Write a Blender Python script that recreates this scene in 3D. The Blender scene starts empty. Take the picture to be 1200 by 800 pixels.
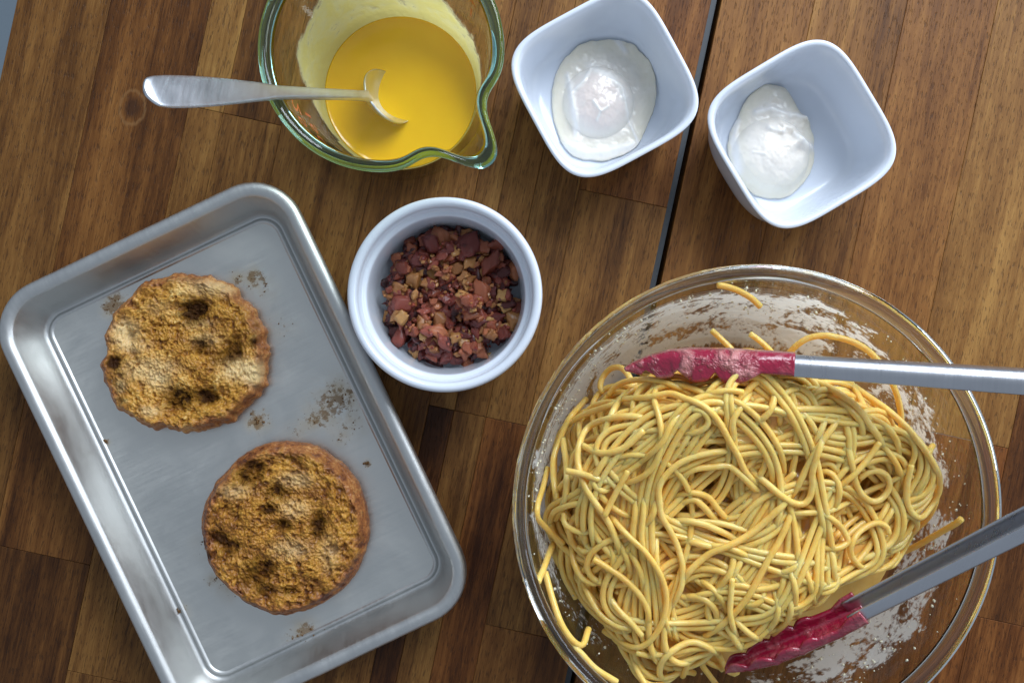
import bpy, bmesh, math, random
import numpy as np
from mathutils import Vector, Matrix

random.seed(7)
rng = np.random.default_rng(7)
scene = bpy.context.scene
C = scene.collection
R = math.radians

# ------------------------------------------------------------------ camera, light, exposure
CAM_H = 0.54                      # camera height over the table top, metres
S = 0.00045                       # metres per photo pixel on the table top
cam_d = bpy.data.cameras.new("camera")
cam = bpy.data.objects.new("camera", cam_d)
C.objects.link(cam)
cam.location = (0, 0, CAM_H)
cam_d.sensor_width = 36.0
cam_d.lens = 36.0 * CAM_H / (1200 * S)
cam_d.clip_start = 0.02
cam_d.clip_end = 50
scene.camera = cam

world = bpy.data.worlds.new("World")
scene.world = world
world.use_nodes = True
bg = world.node_tree.nodes["Background"]
bg.inputs[0].default_value = (0.74, 0.85, 1.0, 1)
bg.inputs[1].default_value = 0.40

def area(name, loc, target, sx, sy, power, col):
    l = bpy.data.lights.new(name, 'AREA')
    l.shape = 'RECTANGLE'
    l.size, l.size_y = sx, sy
    l.energy = power
    l.color = col
    o = bpy.data.objects.new(name, l)
    C.objects.link(o)
    o.location = loc
    o.rotation_euler = (Vector(target) - Vector(loc)).to_track_quat('-Z', 'Y').to_euler()
    return o
area("window_light", (0.55, 0.95, 0.85), (0.0, 0.0, 0.0), 0.9, 0.9, 27.0, (0.83, 0.905, 1.0))

area("side_fill_light", (1.5, 0.25, 0.55), (0.0, 0.0, 0.05), 0.8, 0.6, 6.5, (0.80, 0.88, 1.0))  # added fill lamp to brighten the spoon handle, not a known window

scene.view_settings.view_transform = 'Standard'
scene.view_settings.look = 'None'
scene.view_settings.exposure = 0.0
scene.view_settings.gamma = 1.0
scene.cycles.max_bounces = 14
scene.cycles.transparent_max_bounces = 24
scene.cycles.transmission_bounces = 12
scene.cycles.use_denoising = True
scene.cycles.caustics_refractive = True

# ------------------------------------------------------------------ helpers
def P(px, py, h=0.0):
    k = S * (1 - h / CAM_H)
    return Vector(((px - 600) * k, (400 - py) * k, h))

def tag(o, label=None, cat=None, group=None, kind=None):
    if label: o["label"] = label
    if cat: o["category"] = cat
    if group: o["group"] = group
    if kind: o["kind"] = kind
    return o

def empty(name, loc=(0, 0, 0), rz=0.0):
    o = bpy.data.objects.new(name, None)
    o.empty_display_size = 0.02
    C.objects.link(o)
    o.location = loc
    o.rotation_euler = (0, 0, rz)
    return o

def link(name, me, parent=None, loc=None, rot=None):
    o = bpy.data.objects.new(name, me)
    C.objects.link(o)
    if parent: o.parent = parent
    if loc is not None: o.location = loc
    if rot is not None: o.rotation_euler = rot
    return o

def mesh(name, v, f, m=None, smooth=True):
    me = bpy.data.meshes.new(name)
    v = np.asarray(v, dtype=float)
    me.from_pydata([tuple(p) for p in v], [], [tuple(int(i) for i in q) for q in f])
    if m: me.materials.append(m)
    if smooth:
        me.polygons.foreach_set("use_smooth", [True] * len(me.polygons))
    me.update()
    return me

def fix_normals(me):
    bm = bmesh.new(); bm.from_mesh(me)
    bmesh.ops.recalc_face_normals(bm, faces=bm.faces)
    bm.to_mesh(me); bm.free()

def attr(me, name, vals):
    a = me.attributes.new(name, 'FLOAT', 'POINT')
    a.data.foreach_set("value", np.asarray(vals, dtype=np.float32))

def attr3(me, name, vals):
    a = me.attributes.new(name, 'FLOAT_VECTOR', 'POINT')
    a.data.foreach_set("vector", np.asarray(vals, dtype=np.float32).ravel())

def loft(rings, closed_u=True, closed_v=False, cap0=False, cap1=False):
    """rings: list of (n,3) arrays -> verts, faces"""
    n = len(rings[0]); m = len(rings)
    v = np.concatenate(rings)
    f = []
    mm = m if closed_v else m - 1
    nn = n if closed_u else n - 1
    for i in range(mm):
        a = i * n; b = ((i + 1) % m) * n
        for j in range(nn):
            k = (j + 1) % n
            f.append((a + j, a + k, b + k, b + j))
    if cap0: f.append(tuple(range(n - 1, -1, -1)))
    if cap1: f.append(tuple((m - 1) * n + i for i in range(n)))
    return v, f

def revolve(profile, n=96, shape=None, closed_v=False):
    th = np.linspace(0, 2 * np.pi, n, endpoint=False)
    rings = []
    for p in profile:
        r, z = p[0], p[1]
        rr = r * (shape(th, z) if shape else np.ones_like(th))
        rings.append(np.stack([rr * np.cos(th), rr * np.sin(th), np.full_like(th, z)], 1))
    return loft(rings, True, closed_v)

def smoothpoly(pts, it=2, closed=False):
    p = np.asarray(pts, dtype=float)
    for _ in range(it):
        if closed:
            q = np.roll(p, -1, 0)
            p = np.stack([0.75 * p + 0.25 * q, 0.25 * p + 0.75 * q], 1).reshape(-1, p.shape[1])
        else:
            q = np.stack([0.75 * p[:-1] + 0.25 * p[1:], 0.25 * p[:-1] + 0.75 * p[1:]], 1).reshape(-1, p.shape[1])
            p = np.concatenate([p[:1], q, p[-1:]])
    return p

def catmull(pts, step):
    p = np.asarray(pts, dtype=float)
    p = np.concatenate([[2 * p[0] - p[1]], p, [2 * p[-1] - p[-2]]])
    out = []
    for i in range(1, len(p) - 2):
        t = np.linspace(0, 1, 16, endpoint=False)[:, None]
        a, b, c, d = p[i - 1], p[i], p[i + 1], p[i + 2]
        out.append(0.5 * (2 * b + (c - a) * t + (2 * a - 5 * b + 4 * c - d) * t ** 2 + (3 * b - a - 3 * c + d) * t ** 3))
    out = np.concatenate(out + [p[-2:-1]])
    return resample(out, step)

def resample(p, step):
    s = np.concatenate([[0], np.cumsum(np.linalg.norm(np.diff(p, axis=0), axis=1))])
    n = max(4, int(s[-1] / step))
    t = np.linspace(0, s[-1], n)
    return np.stack([np.interp(t, s, p[:, k]) for k in range(p.shape[1])], 1)

def _hash(ix, iy, seed):
    h = (ix.astype(np.int64) * 374761393 + iy.astype(np.int64) * 668265263 + seed * 1442695041) & 0x7fffffff
    h = ((h ^ (h >> 13)) * 1274126177) & 0x7fffffff
    return ((h ^ (h >> 16)) & 0xffff) / 65535.0

def vn(x, y, seed=0):
    ix = np.floor(x); iy = np.floor(y)
    fx = x - ix; fy = y - iy
    fx = fx * fx * (3 - 2 * fx); fy = fy * fy * (3 - 2 * fy)
    a = _hash(ix, iy, seed); b = _hash(ix + 1, iy, seed)
    c = _hash(ix, iy + 1, seed); d = _hash(ix + 1, iy + 1, seed)
    return (a * (1 - fx) + b * fx) * (1 - fy) + (c * (1 - fx) + d * fx) * fy

def fbm(x, y, seed=0, o=4):
    s = 0; a = 0.5; t = 0
    for i in range(o):
        s = s + a * vn(x * 2 ** i, y * 2 ** i, seed + i * 17); t += a; a *= 0.5
    return s / t

def sstep(a, b, x):
    t = np.clip((x - a) / (b - a), 0, 1)
    return t * t * (3 - 2 * t)

# ------------------------------------------------------------------ node helpers
class NT:
    def __init__(self, name):
        self.m = bpy.data.materials.new(name)
        self.m.use_nodes = True
        self.t = self.m.node_tree
        self.b = self.t.nodes["Principled BSDF"]
        self.out = self.t.nodes["Material Output"]
    def n(self, typ, **kw):
        nd = self.t.nodes.new(typ)
        for k, v in kw.items(): setattr(nd, k, v)
        return nd
    def l(self, a, b): self.t.links.new(a, b)
    def put(self, sock, val):
        if hasattr(val, "links"): self.l(val, sock)
        else: sock.default_value = val
    def math(self, op, a, b=0.0, c=None, clamp=False):
        nd = self.n('ShaderNodeMath', operation=op, use_clamp=clamp)
        self.put(nd.inputs[0], a); self.put(nd.inputs[1], b)
        if c is not None: self.put(nd.inputs[2], c)
        return nd.outputs[0]
    def mix(self, fac, a, b, blend='MIX'):
        nd = self.n('ShaderNodeMix', data_type='RGBA', blend_type=blend)
        self.put(nd.inputs[0], fac); self.put(nd.inputs[6], a); self.put(nd.inputs[7], b)
        return nd.outputs[2]
    def ramp(self, fac, stops):
        nd = self.n('ShaderNodeValToRGB')
        el = nd.color_ramp.elements
        while len(el) < len(stops): el.new(0.5)
        for e, (p, c) in zip(el, stops):
            e.position = p
            e.color = c if len(c) == 4 else (*c, 1)
        self.l(fac, nd.inputs[0])
        return nd.outputs[0]
    def rng(self, v, a, b, c=0.0, d=1.0):
        nd = self.n('ShaderNodeMapRange', clamp=True)
        self.put(nd.inputs[0], v)
        for i, x in enumerate((a, b, c, d)): nd.inputs[1 + i].default_value = x
        return nd.outputs[0]
    def coord(self): return self.n('ShaderNodeTexCoord').outputs['Object']
    def offs(self, vec):
        r = self.n('ShaderNodeObjectInfo').outputs['Random']
        cb = self.n('ShaderNodeCombineXYZ')
        self.put(cb.inputs[0], self.math('MULTIPLY', r, 3.7)); self.put(cb.inputs[1], self.math('MULTIPLY', r, 9.1)); self.put(cb.inputs[2], self.math('MULTIPLY', r, 1.3))
        nd = self.n('ShaderNodeVectorMath', operation='ADD')
        self.l(vec, nd.inputs[0]); self.l(cb.outputs[0], nd.inputs[1])
        return nd.outputs[0]
    def scale(self, vec, s):
        nd = self.n('ShaderNodeVectorMath', operation='MULTIPLY')
        self.l(vec, nd.inputs[0]); nd.inputs[1].default_value = s
        return nd.outputs[0]
    def noise(self, vec, sc, detail=3.0, rough=0.55, dist=0.0):
        nd = self.n('ShaderNodeTexNoise')
        if vec is not None: self.l(vec, nd.inputs['Vector'])
        nd.inputs['Scale'].default_value = sc; nd.inputs['Detail'].default_value = detail
        nd.inputs['Roughness'].default_value = rough; nd.inputs['Distortion'].default_value = dist
        return nd.outputs['Fac']
    def voro(self, vec, sc, feature='F1'):
        nd = self.n('ShaderNodeTexVoronoi', feature=feature)
        self.l(vec, nd.inputs['Vector']); nd.inputs['Scale'].default_value = sc
        return nd.outputs[0]
    def attr(self, name, typ='GEOMETRY', out='Fac'):
        return self.n('ShaderNodeAttribute', attribute_name=name, attribute_type=typ).outputs[out]
    def bump(self, h, dist, strength=1.0):
        nd = self.n('ShaderNodeBump')
        self.l(h, nd.inputs['Height']); nd.inputs['Distance'].default_value = dist; nd.inputs['Strength'].default_value = strength
        self.l(nd.outputs[0], self.b.inputs['Normal'])
        return nd.outputs[0]
    def set(self, **kw):
        names = dict(col='Base Color', rough='Roughness', metal='Metallic', ior='IOR', trans='Transmission Weight', sss='Subsurface Weight',
                     sssr='Subsurface Radius', ssss='Subsurface Scale', coat='Coat Weight', coatr='Coat Roughness', spec='Specular IOR Level', alpha='Alpha')
        for k, v in kw.items():
            s = self.b.inputs[names[k]]
            if isinstance(v, tuple) and len(v) == 3 and k == 'col': v = (*v, 1)
            self.put(s, v)
        return self

# ------------------------------------------------------------------ materials
def m_wood():
    t = NT("table_wood")
    v = t.offs(t.coord())
    bands = t.noise(t.scale(v, (52, 4.2, 1)), 1.0, 3, 0.55, 0.55)
    streak = t.noise(t.scale(v, (300, 11, 1)), 1.0, 5, 0.68, 0.35)
    fine = t.noise(t.scale(v, (1700, 75, 1)), 1.0, 3, 0.65)
    mott = t.noise(t.scale(v, (140, 60, 1)), 1.0, 3, 0.6)
    pore = t.noise(t.scale(v, (1450, 190, 1)), 1.0, 1.5, 0.5, 0.1)
    f = t.math('ADD', t.math('MULTIPLY', bands, 0.58), t.math('MULTIPLY', streak, 0.42))
    f = t.math('ADD', f, t.math('MULTIPLY', t.math('SUBTRACT', mott, 0.5), 0.16))
    f = t.math('ADD', f, t.math('MULTIPLY', t.math('SUBTRACT', fine, 0.5), 0.27))
    f = t.math('ADD', f, t.attr("tone", 'OBJECT'))
    col = t.ramp(f, [(0.28, (0.036, 0.0130, 0.0035)), (0.42, (0.100, 0.0410, 0.0098)), (0.50, (0.156, 0.069, 0.0170)), (0.59, (0.216, 0.103, 0.0265)), (0.74, (0.335, 0.181, 0.050))])
    red = t.mix(t.attr("redness", 'OBJECT'), col, (1.12, 0.82, 0.74, 1), 'MULTIPLY')
    pm = t.rng(pore, 0.585, 0.67)
    # a knot, where a plank has one
    sep = t.n('ShaderNodeSeparateXYZ'); t.l(t.coord(), sep.inputs[0])
    kx = t.math('DIVIDE', t.math('SUBTRACT', sep.outputs[0], t.attr("knot_x", 'OBJECT')), 0.0048)
    ky = t.math('DIVIDE', t.math('SUBTRACT', sep.outputs[1], t.attr("knot_y", 'OBJECT')), 0.0068)
    kd = t.math('SQRT', t.math('ADD', t.math('MULTIPLY', kx, kx), t.math('MULTIPLY', ky, ky)))
    kd = t.math('ADD', kd, t.math('MULTIPLY', t.math('SUBTRACT', mott, 0.5), 0.9))
    core = t.rng(kd, 1.05, 0.45); ringm = t.rng(t.math('ABSOLUTE', t.math('SUBTRACT', kd, 1.35)), 0.22, 0.05)
    red = t.mix(t.math('MULTIPLY', ringm, 0.45), red, (0.25, 0.13, 0.05, 1))
    red = t.mix(t.math('MULTIPLY', core, 0.85), red, (0.045, 0.018, 0.008, 1))
    col2 = t.mix(t.math('MULTIPLY', pm, 0.46), red, (0.028, 0.013, 0.007, 1))
    t.set(col=col2, rough=t.rng(fine, 0.3, 0.7, 0.40, 0.56), spec=0.2)
    hgt = t.math('SUBTRACT', t.math('MULTIPLY', fine, 0.25), pm)
    t.bump(hgt, 0.00018, 0.8)
    return t.m

def m_plain(name, col, rough=0.5, metal=0.0, **kw):
    t = NT(name); t.set(col=col, rough=rough, metal=metal, **kw)
    return t.m

def m_alu(name="aluminium", scratch=True, base=(0.62, 0.625, 0.61), r0=0.36, r1=0.56):
    t = NT(name)
    v = t.coord()
    n1 = t.noise(v, 55, 4, 0.6); n2 = t.noise(t.scale(v, (900, 60, 60)), 1, 2, 0.6)
    n3 = t.noise(v, 420, 3, 0.7)
    f = t.math('ADD', t.math('MULTIPLY', n1, 0.6), t.math('MULTIPLY', n2, 0.4))
    col = t.mix(f, (base[0] * .86, base[1] * .86, base[2] * .87, 1), (base[0] * 1.08, base[1] * 1.08, base[2] * 1.08, 1))
    t.set(col=col, metal=1.0, rough=t.rng(f, 0.3, 0.7, r0, r1))
    t.bump(t.math('ADD', n3, n2), 0.00004, 0.6)
    return t.m

def m_tray_floor():
    t = NT("tray_floor_metal")
    v = t.coord()
    n1 = t.noise(v, 32, 5, 0.68, 0.8); n2 = t.noise(t.scale(v, (30, 900, 40)), 1, 3, 0.7)
    f = t.math('ADD', t.math('MULTIPLY', n1, 0.6), t.math('MULTIPLY', n2, 0.4))
    col = t.mix(f, (0.60, 0.605, 0.575, 1), (0.76, 0.755, 0.72, 1))
    st = t.attr("stain")
    nn = t.noise(v, 330, 4, 0.7); nb = t.noise(v, 90, 3, 0.6)
    film = t.math('MULTIPLY', t.rng(st, 0.02, 0.7), t.rng(nb, 0.32, 0.62), clamp=True)
    spots = t.rng(t.math('ADD', t.math('MULTIPLY', st, 0.34), nn), 0.70, 0.80)
    spots = t.math('MULTIPLY', spots, t.rng(st, 0.03, 0.15))
    c1 = t.mix(t.math('MULTIPLY', film, 0.62), col, (0.40, 0.27, 0.10, 1))
    c2 = t.mix(t.math('MULTIPLY', spots, 0.8), c1, (0.17, 0.088, 0.02, 1))
    dirty = t.math('MAXIMUM', t.math('MULTIPLY', film, 0.6), spots)
    t.set(col=c2, metal=t.math('SUBTRACT', 1.0, dirty), rough=t.rng(f, 0.35, 0.65, 0.28, 0.52))
    t.bump(t.math('ADD', n2, spots), 0.00006, 0.5)
    return t.m

def m_ceramic(name="white_porcelain", col=(0.71, 0.76, 0.84)):
    t = NT(name)
    t.set(col=col, rough=0.22, coat=0.5, coatr=0.08)
    n = t.noise(t.coord(), 60, 2)
    t.bump(n, 0.0002, 0.25)
    return t.m

def m_thin_glass(name, tint, fmul=1.0, streak=False):
    t = NT(name)
    tr = t.n('ShaderNodeBsdfTransparent'); tr.inputs[0].default_value = (*tint, 1)
    gl = t.n('ShaderNodeBsdfGlossy'); gl.inputs['Roughness'].default_value = 0.02
    lw = t.n('ShaderNodeLayerWeight'); lw.inputs['Blend'].default_value = 0.5
    fr = t.math('ADD', t.math('MULTIPLY', t.math('POWER', lw.outputs['Facing'], 5.0), 0.80), 0.035)
    nz = t.noise(t.coord(), 90, 2)
    bp = t.n('ShaderNodeBump'); bp.inputs['Distance'].default_value = 0.0004; bp.inputs['Strength'].default_value = 0.5
    t.l(nz, bp.inputs['Height']); t.l(bp.outputs[0], gl.inputs['Normal']); t.l(bp.outputs[0], lw.inputs['Normal'])
    mx = t.n('ShaderNodeMixShader')
    t.put(mx.inputs[0], t.math('MULTIPLY', fr, fmul)); t.l(tr.outputs[0], mx.inputs[1]); t.l(gl.outputs[0], mx.inputs[2])
    t.l(mx.outputs[0], t.out.inputs['Surface'])
    return t.m

def m_glass(name, col, rough=0.02):
    t = NT(name)
    t.set(col=col, rough=rough, trans=1.0, ior=1.47)
    return t.m

def m_film(name, c0, c1, sc, lo, hi, amax, stretch=(1, 1, 1), dgain=0.55):
    """thin smear of sauce: covers the glass where the 'dens' mask and the noise say so"""
    t = NT(name)
    v = t.attr("pol", out='Vector')
    n1 = t.noise(t.scale(v, stretch), sc, 5, 0.68, 0.6)
    n2 = t.noise(v, sc * 4.5, 3, 0.6)
    n3 = t.voro(v, sc * 5.0)
    d = t.attr("dens")
    f = t.math('ADD', t.math('MULTIPLY', n1, 0.80), t.math('MULTIPLY', n2, 0.20))
    f = t.math('ADD', f, t.math('MULTIPLY', t.math('SUBTRACT', d, 0.5), dgain))
    f = t.math('SUBTRACT', f, t.math('MULTIPLY', n3, 0.11))
    a = t.math('MULTIPLY', t.rng(f, lo, hi), amax)
    a = t.math('MULTIPLY', a, t.rng(d, 0.02, 0.2))
    col = t.mix(t.rng(f, lo, hi + 0.15), (*c0, 1), (*c1, 1))
    t.set(col=col, rough=0.28)
    nb = t.bump(f, 0.0014, 0.8)
    tl = t.n('ShaderNodeBsdfTranslucent'); t.l(col, tl.inputs[0]); t.l(nb, tl.inputs['Normal'])
    tp = t.n('ShaderNodeBsdfTransparent')
    m1_ = t.n('ShaderNodeMixShader'); m1_.inputs[0].default_value = 0.55
    t.l(t.b.outputs[0], m1_.inputs[1]); t.l(tl.outputs[0], m1_.inputs[2])
    m2_ = t.n('ShaderNodeMixShader'); t.l(a, m2_.inputs[0]); t.l(tp.outputs[0], m2_.inputs[1]); t.l(m1_.outputs[0], m2_.inputs[2])
    t.l(m2_.outputs[0], t.out.inputs['Surface'])
    return t.m

def m_pasta():
    t = NT("cooked_spaghetti")
    v = t.coord()
    r = t.n('ShaderNodeObjectInfo').outputs['Random']
    n = t.noise(v, 160, 3, 0.6)
    g = t.math('ADD', t.math('MULTIPLY', n, 0.8), t.math('MULTIPLY', r, 0.2))
    col = t.ramp(g, [(0.3, (0.91, 0.52, 0.112)), (0.5, (0.94, 0.575, 0.150)), (0.7, (0.95, 0.645, 0.215))])
    t.set(col=col, rough=t.rng(n, 0.3, 0.7, 0.30, 0.48), sss=0.8, sssr=(1.0, 0.70, 0.32), ssss=0.0042, coat=t.rng(t.noise(v, 45, 3, 0.6), 0.40, 0.62, 0.05, 0.6), coatr=0.10, spec=0.35)
    t.bump(t.math('ADD', t.noise(v, 800, 3, 0.6), t.math('MULTIPLY', t.noise(v, 190, 3, 0.6), 1.2)), 0.0005, 0.45)
    return t.m

def m_sauce(name, cols, rough=0.2, sc=120, bumpd=0.0005, specks=None):
    t = NT(name)
    v = t.coord()
    n = t.noise(v, sc, 4, 0.6)
    col = t.ramp(n, [(0.3, cols[0]), (0.7, cols[1])])
    if specks:
        s = t.voro(v, 420)
        col = t.mix(t.math('MULTIPLY', t.rng(s, 0.16, 0.08), 0.7), col, (*specks, 1))
    t.set(col=col, rough=rough, sss=0.15, sssr=(1.0, 0.5, 0.1), ssss=0.002, coat=0.4, coatr=0.08)
    t.bump(n, bumpd, 0.4)
    return t.m

def m_toast(name):
    t = NT(name)
    v = t.coord()
    ch = t.attr("char"); cr = t.attr("crust"); ho = t.attr("pit")
    n1 = t.noise(v, 95, 5, 0.65, 0.4); n2 = t.noise(v, 330, 4, 0.7); n3 = t.noise(v, 900, 3, 0.7); sp = t.noise(v, 560, 2, 0.6)
    g = t.math('ADD', t.math('MULTIPLY', n1, 0.40), t.math('MULTIPLY', n2, 0.40))
    g = t.math('ADD', g, t.math('MULTIPLY', n3, 0.20))
    g = t.math('ADD', g, t.math('MULTIPLY', t.math('SUBTRACT', t.attr('relief'), 0.45), 0.20))
    g = t.math('SUBTRACT', g, t.attr('toasting', 'OBJECT'))
    crumb = t.ramp(g, [(0.33, (0.16, 0.046, 0.004)), (0.44, (0.35, 0.140, 0.010)), (0.54, (0.57, 0.275, 0.030)), (0.66, (0.86, 0.58, 0.20))])
    crust = t.ramp(g, [(0.36, (0.12, 0.030, 0.008)), (0.5, (0.36, 0.125, 0.028)), (0.64, (0.66, 0.34, 0.11))])
    c = t.mix(cr, crumb, crust)
    c = t.mix(t.attr("pale"), c, (0.84, 0.61, 0.29, 1))
    cf = t.math('ADD', t.math('MULTIPLY', ch, 0.9), t.math('MULTIPLY', t.math('SUBTRACT', n2, 0.5), 1.1))
    cf = t.rng(cf, 0.24, 0.85)
    c = t.mix(t.math('MULTIPLY', cf, 0.96), c, (0.032, 0.010, 0.003, 1))
    spk = t.math('MULTIPLY', t.rng(sp, 0.62, 0.70), t.rng(n1, 0.40, 0.58))
    c = t.mix(t.math('MULTIPLY', spk, 0.6), c, (0.06, 0.022, 0.008, 1))
    t.set(col=c, rough=t.rng(n2, 0.3, 0.7, 0.42, 0.8), spec=t.rng(cf, 0.2, 0.6, 0.4, 0.1), coat=t.rng(cf, 0.2, 0.6, 0.22, 0.0), coatr=0.28, sss=0.12, sssr=(1.0, 0.5, 0.2), ssss=0.001)
    t.bump(t.math('ADD', n2, t.math('MULTIPLY', n3, 0.5)), 0.0012, 0.42)
    return t.m

def m_egg():
    t = NT("poached_egg_white")
    v = t.coord()
    y = t.attr("yolk"); e = t.attr("skirt"); rd = t.attr("ridge")
    n = t.noise(v, 140, 4, 0.6)
    c = t.mix(y, (0.82, 0.77, 0.69, 1), (0.80, 0.70, 0.64, 1))
    c = t.mix(e, c, (0.80, 0.74, 0.58, 1))
    c = t.mix(rd, c, (0.87, 0.84, 0.79, 1))
    c = t.mix(t.math('MULTIPLY', t.rng(n, 0.5, 0.7), 0.4), c, (0.85, 0.81, 0.74, 1))
    t.set(col=c, rough=0.27, sss=0.2, sssr=(1.0, 0.85, 0.7), ssss=0.002, coat=0.2, coatr=0.1)
    t.bump(t.noise(v, 420, 3, 0.6), 0.0002, 0.3)
    return t.m

def m_silicone():
    t = NT("red_silicone")
    v = t.coord()
    n = t.noise(v, 75, 4, 0.6, 0.5); n2 = t.noise(v, 300, 3, 0.6)
    up = t.n('ShaderNodeNewGeometry')
    f = t.rng(t.math('ADD', t.math('MULTIPLY', n, 0.8), t.math('MULTIPLY', n2, 0.2)), 0.47, 0.64)
    f = t.math('MULTIPLY', f, t.attr("sauced"))
    col = t.mix(f, (0.30, 0.007, 0.036, 1), (0.58, 0.22, 0.21, 1))
    t.set(col=col, rough=t.rng(n2, 0.3, 0.7, 0.14, 0.30), coat=0.8, coatr=0.06)
    t.bump(t.math('ADD', f, t.math('MULTIPLY', n2, 0.6)), 0.0016, 0.8)
    return t.m

def m_bacon(name, a, b, c):
    t = NT(name)
    v = t.offs(t.coord())
    n = t.noise(v, 330, 4, 0.65, 0.5)
    r = t.n('ShaderNodeObjectInfo').outputs['Random']
    g = t.math('ADD', t.math('MULTIPLY', n, 0.8), t.math('MULTIPLY', r, 0.2))
    col = t.ramp(g, [(0.36, a), (0.5, b), (0.63, c)])
    t.set(col=col, rough=t.rng(n, 0.3, 0.7, 0.2, 0.45), coat=0.3, coatr=0.15, sss=0.1, sssr=(1, .4, .3), ssss=0.001)
    t.bump(t.noise(v, 900, 3, 0.7), 0.0006, 0.6)
    return t.m

WOOD = m_wood()
ALU = m_alu()
TRAYF = m_tray_floor()
STEEL = m_alu("brushed_steel", base=(0.72, 0.75, 0.79), r0=0.28, r1=0.42)
ARM_STEEL = m_alu("tong_steel", base=(0.56, 0.57, 0.60), r0=0.24, r1=0.36)
CERAMIC = m_ceramic()
GLASS = m_thin_glass("clear_glass", (0.97, 0.975, 0.965), 1.0)
GLASS_RIM = m_glass("clear_glass_rim", (0.90, 0.94, 0.92, 1))
JUG_GLASS = m_thin_glass("jug_glass", (0.965, 0.98, 0.95), 0.45)
JUG_RIM = m_glass("green_edge_glass", (0.30, 0.60, 0.55, 1), 0.03)
PASTA = m_pasta()
PASTA_SAUCE = m_sauce("pasta_sauce", [(0.74, 0.42, 0.075), (0.86, 0.55, 0.14)], 0.25, 90, 0.001)
HOLL = m_sauce("hollandaise", [(0.84, 0.47, 0.003), (0.90, 0.53, 0.008)], 0.14, 26, 0.0008)
SMEAR = m_film("milky_smear", (0.93, 0.93, 0.88), (0.95, 0.95, 0.90), 84, 0.48, 0.565, 0.98, (0.8, 1.15, 1), 0.26)
HOLL_SMEAR = m_film("hollandaise_smear", (0.90, 0.90, 0.62), (0.92, 0.84, 0.32), 45, 0.24, 0.42, 0.98)
TOAST = m_toast("toasted_crumb")
EGG = m_egg()
SILICONE = m_silicone()
RED_PRINT = m_plain("red_print", (0.75, 0.09, 0.02), 0.4)
DROPS = m_plain("sauce_drop", (0.74, 0.70, 0.52), 0.25, coat=0.3)
CRUMB = m_plain("burnt_crumb", (0.16, 0.075, 0.018), 0.5)
BAC = [m_bacon("bacon_dark_meat", (0.048, 0.005, 0.004), (0.165, 0.018, 0.012), (0.42, 0.095, 0.05)),
       m_bacon("bacon_red_meat", (0.13, 0.016, 0.007), (0.33, 0.064, 0.026), (0.60, 0.22, 0.085)),
       m_bacon("bacon_tan", (0.22, 0.062, 0.016), (0.44, 0.175, 0.045), (0.64, 0.33, 0.11)),
       m_bacon("bacon_amber_fat", (0.34, 0.13, 0.03), (0.52, 0.25, 0.065), (0.66, 0.40, 0.15))]

# ------------------------------------------------------------------ floor and table
fl = mesh("floor", [(-4, -4, 0), (4, -4, 0), (4, 4, 0), (-4, 4, 0)], [(0, 1, 2, 3)])
t_ = NT("grey_blue_floor")
nf = t_.noise(t_.coord(), 6, 4)
t_.set(col=t_.mix(nf, (0.15, 0.19, 0.225, 1), (0.19, 0.235, 0.27, 1)), rough=0.6)
fl.materials.append(t_.m)
tag(link("floor", fl, loc=(0, 0, -0.74)), kind="structure")

table = tag(empty("dining_table", (0, 0, -0.74)), "brown wooden table of joined planks with a dark gap between its two halves", "table")
ANG = -math.atan2(0.2105, 0.9776)
GRAIN = Vector((0.2105, 0.9776, 0)); ACROSS = Vector((0.9776, -0.2105, 0))

def plank(U0, U1, v0, v1, tone, red):
    u0 = 0.9776 * U0 - 670.8; u1 = 0.9776 * U1 - 670.8
    w = (u1 - u0) * S; L = (v1 - v0) * S
    c = ACROSS * ((u0 + u1) / 2 * S) + GRAIN * ((v0 + v1) / 2 * S)
    hw, hl, b, T = w / 2 - 0.00006, L / 2 - 0.00008, 0.00022, 0.024
    vs = []
    for (dx, z) in ((0, -T), (0, -b), (b, 0)):
        for sx, sy in ((-1, -1), (1, -1), (1, 1), (-1, 1)):
            vs.append((sx * (hw - dx), sy * (hl - dx), z))
    f = [(0, 3, 2, 1), (8, 9, 10, 11)]
    for k in (0, 4):
        for i in range(4):
            j = (i + 1) % 4
            f.append((k + i, k + j, k + 4 + j, k + 4 + i))
    me = mesh("plank", vs, f, WOOD, smooth=False)
    o = link("plank", me, table, loc=(c.x, c.y, 0.74), rot=(0, 0, ANG))
    o["tone"] = tone; o["redness"] = red
    kp = P(155, 127) - c
    lx = kp.x * ACROSS.x + kp.y * ACROSS.y; ly = kp.x * GRAIN.x + kp.y * GRAIN.y
    near = abs(lx) < hw and abs(ly) < hl
    o["knot_x"] = lx if near else 9.0; o["knot_y"] = ly if near else 9.0
V0, V1 = -900, 900
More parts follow.
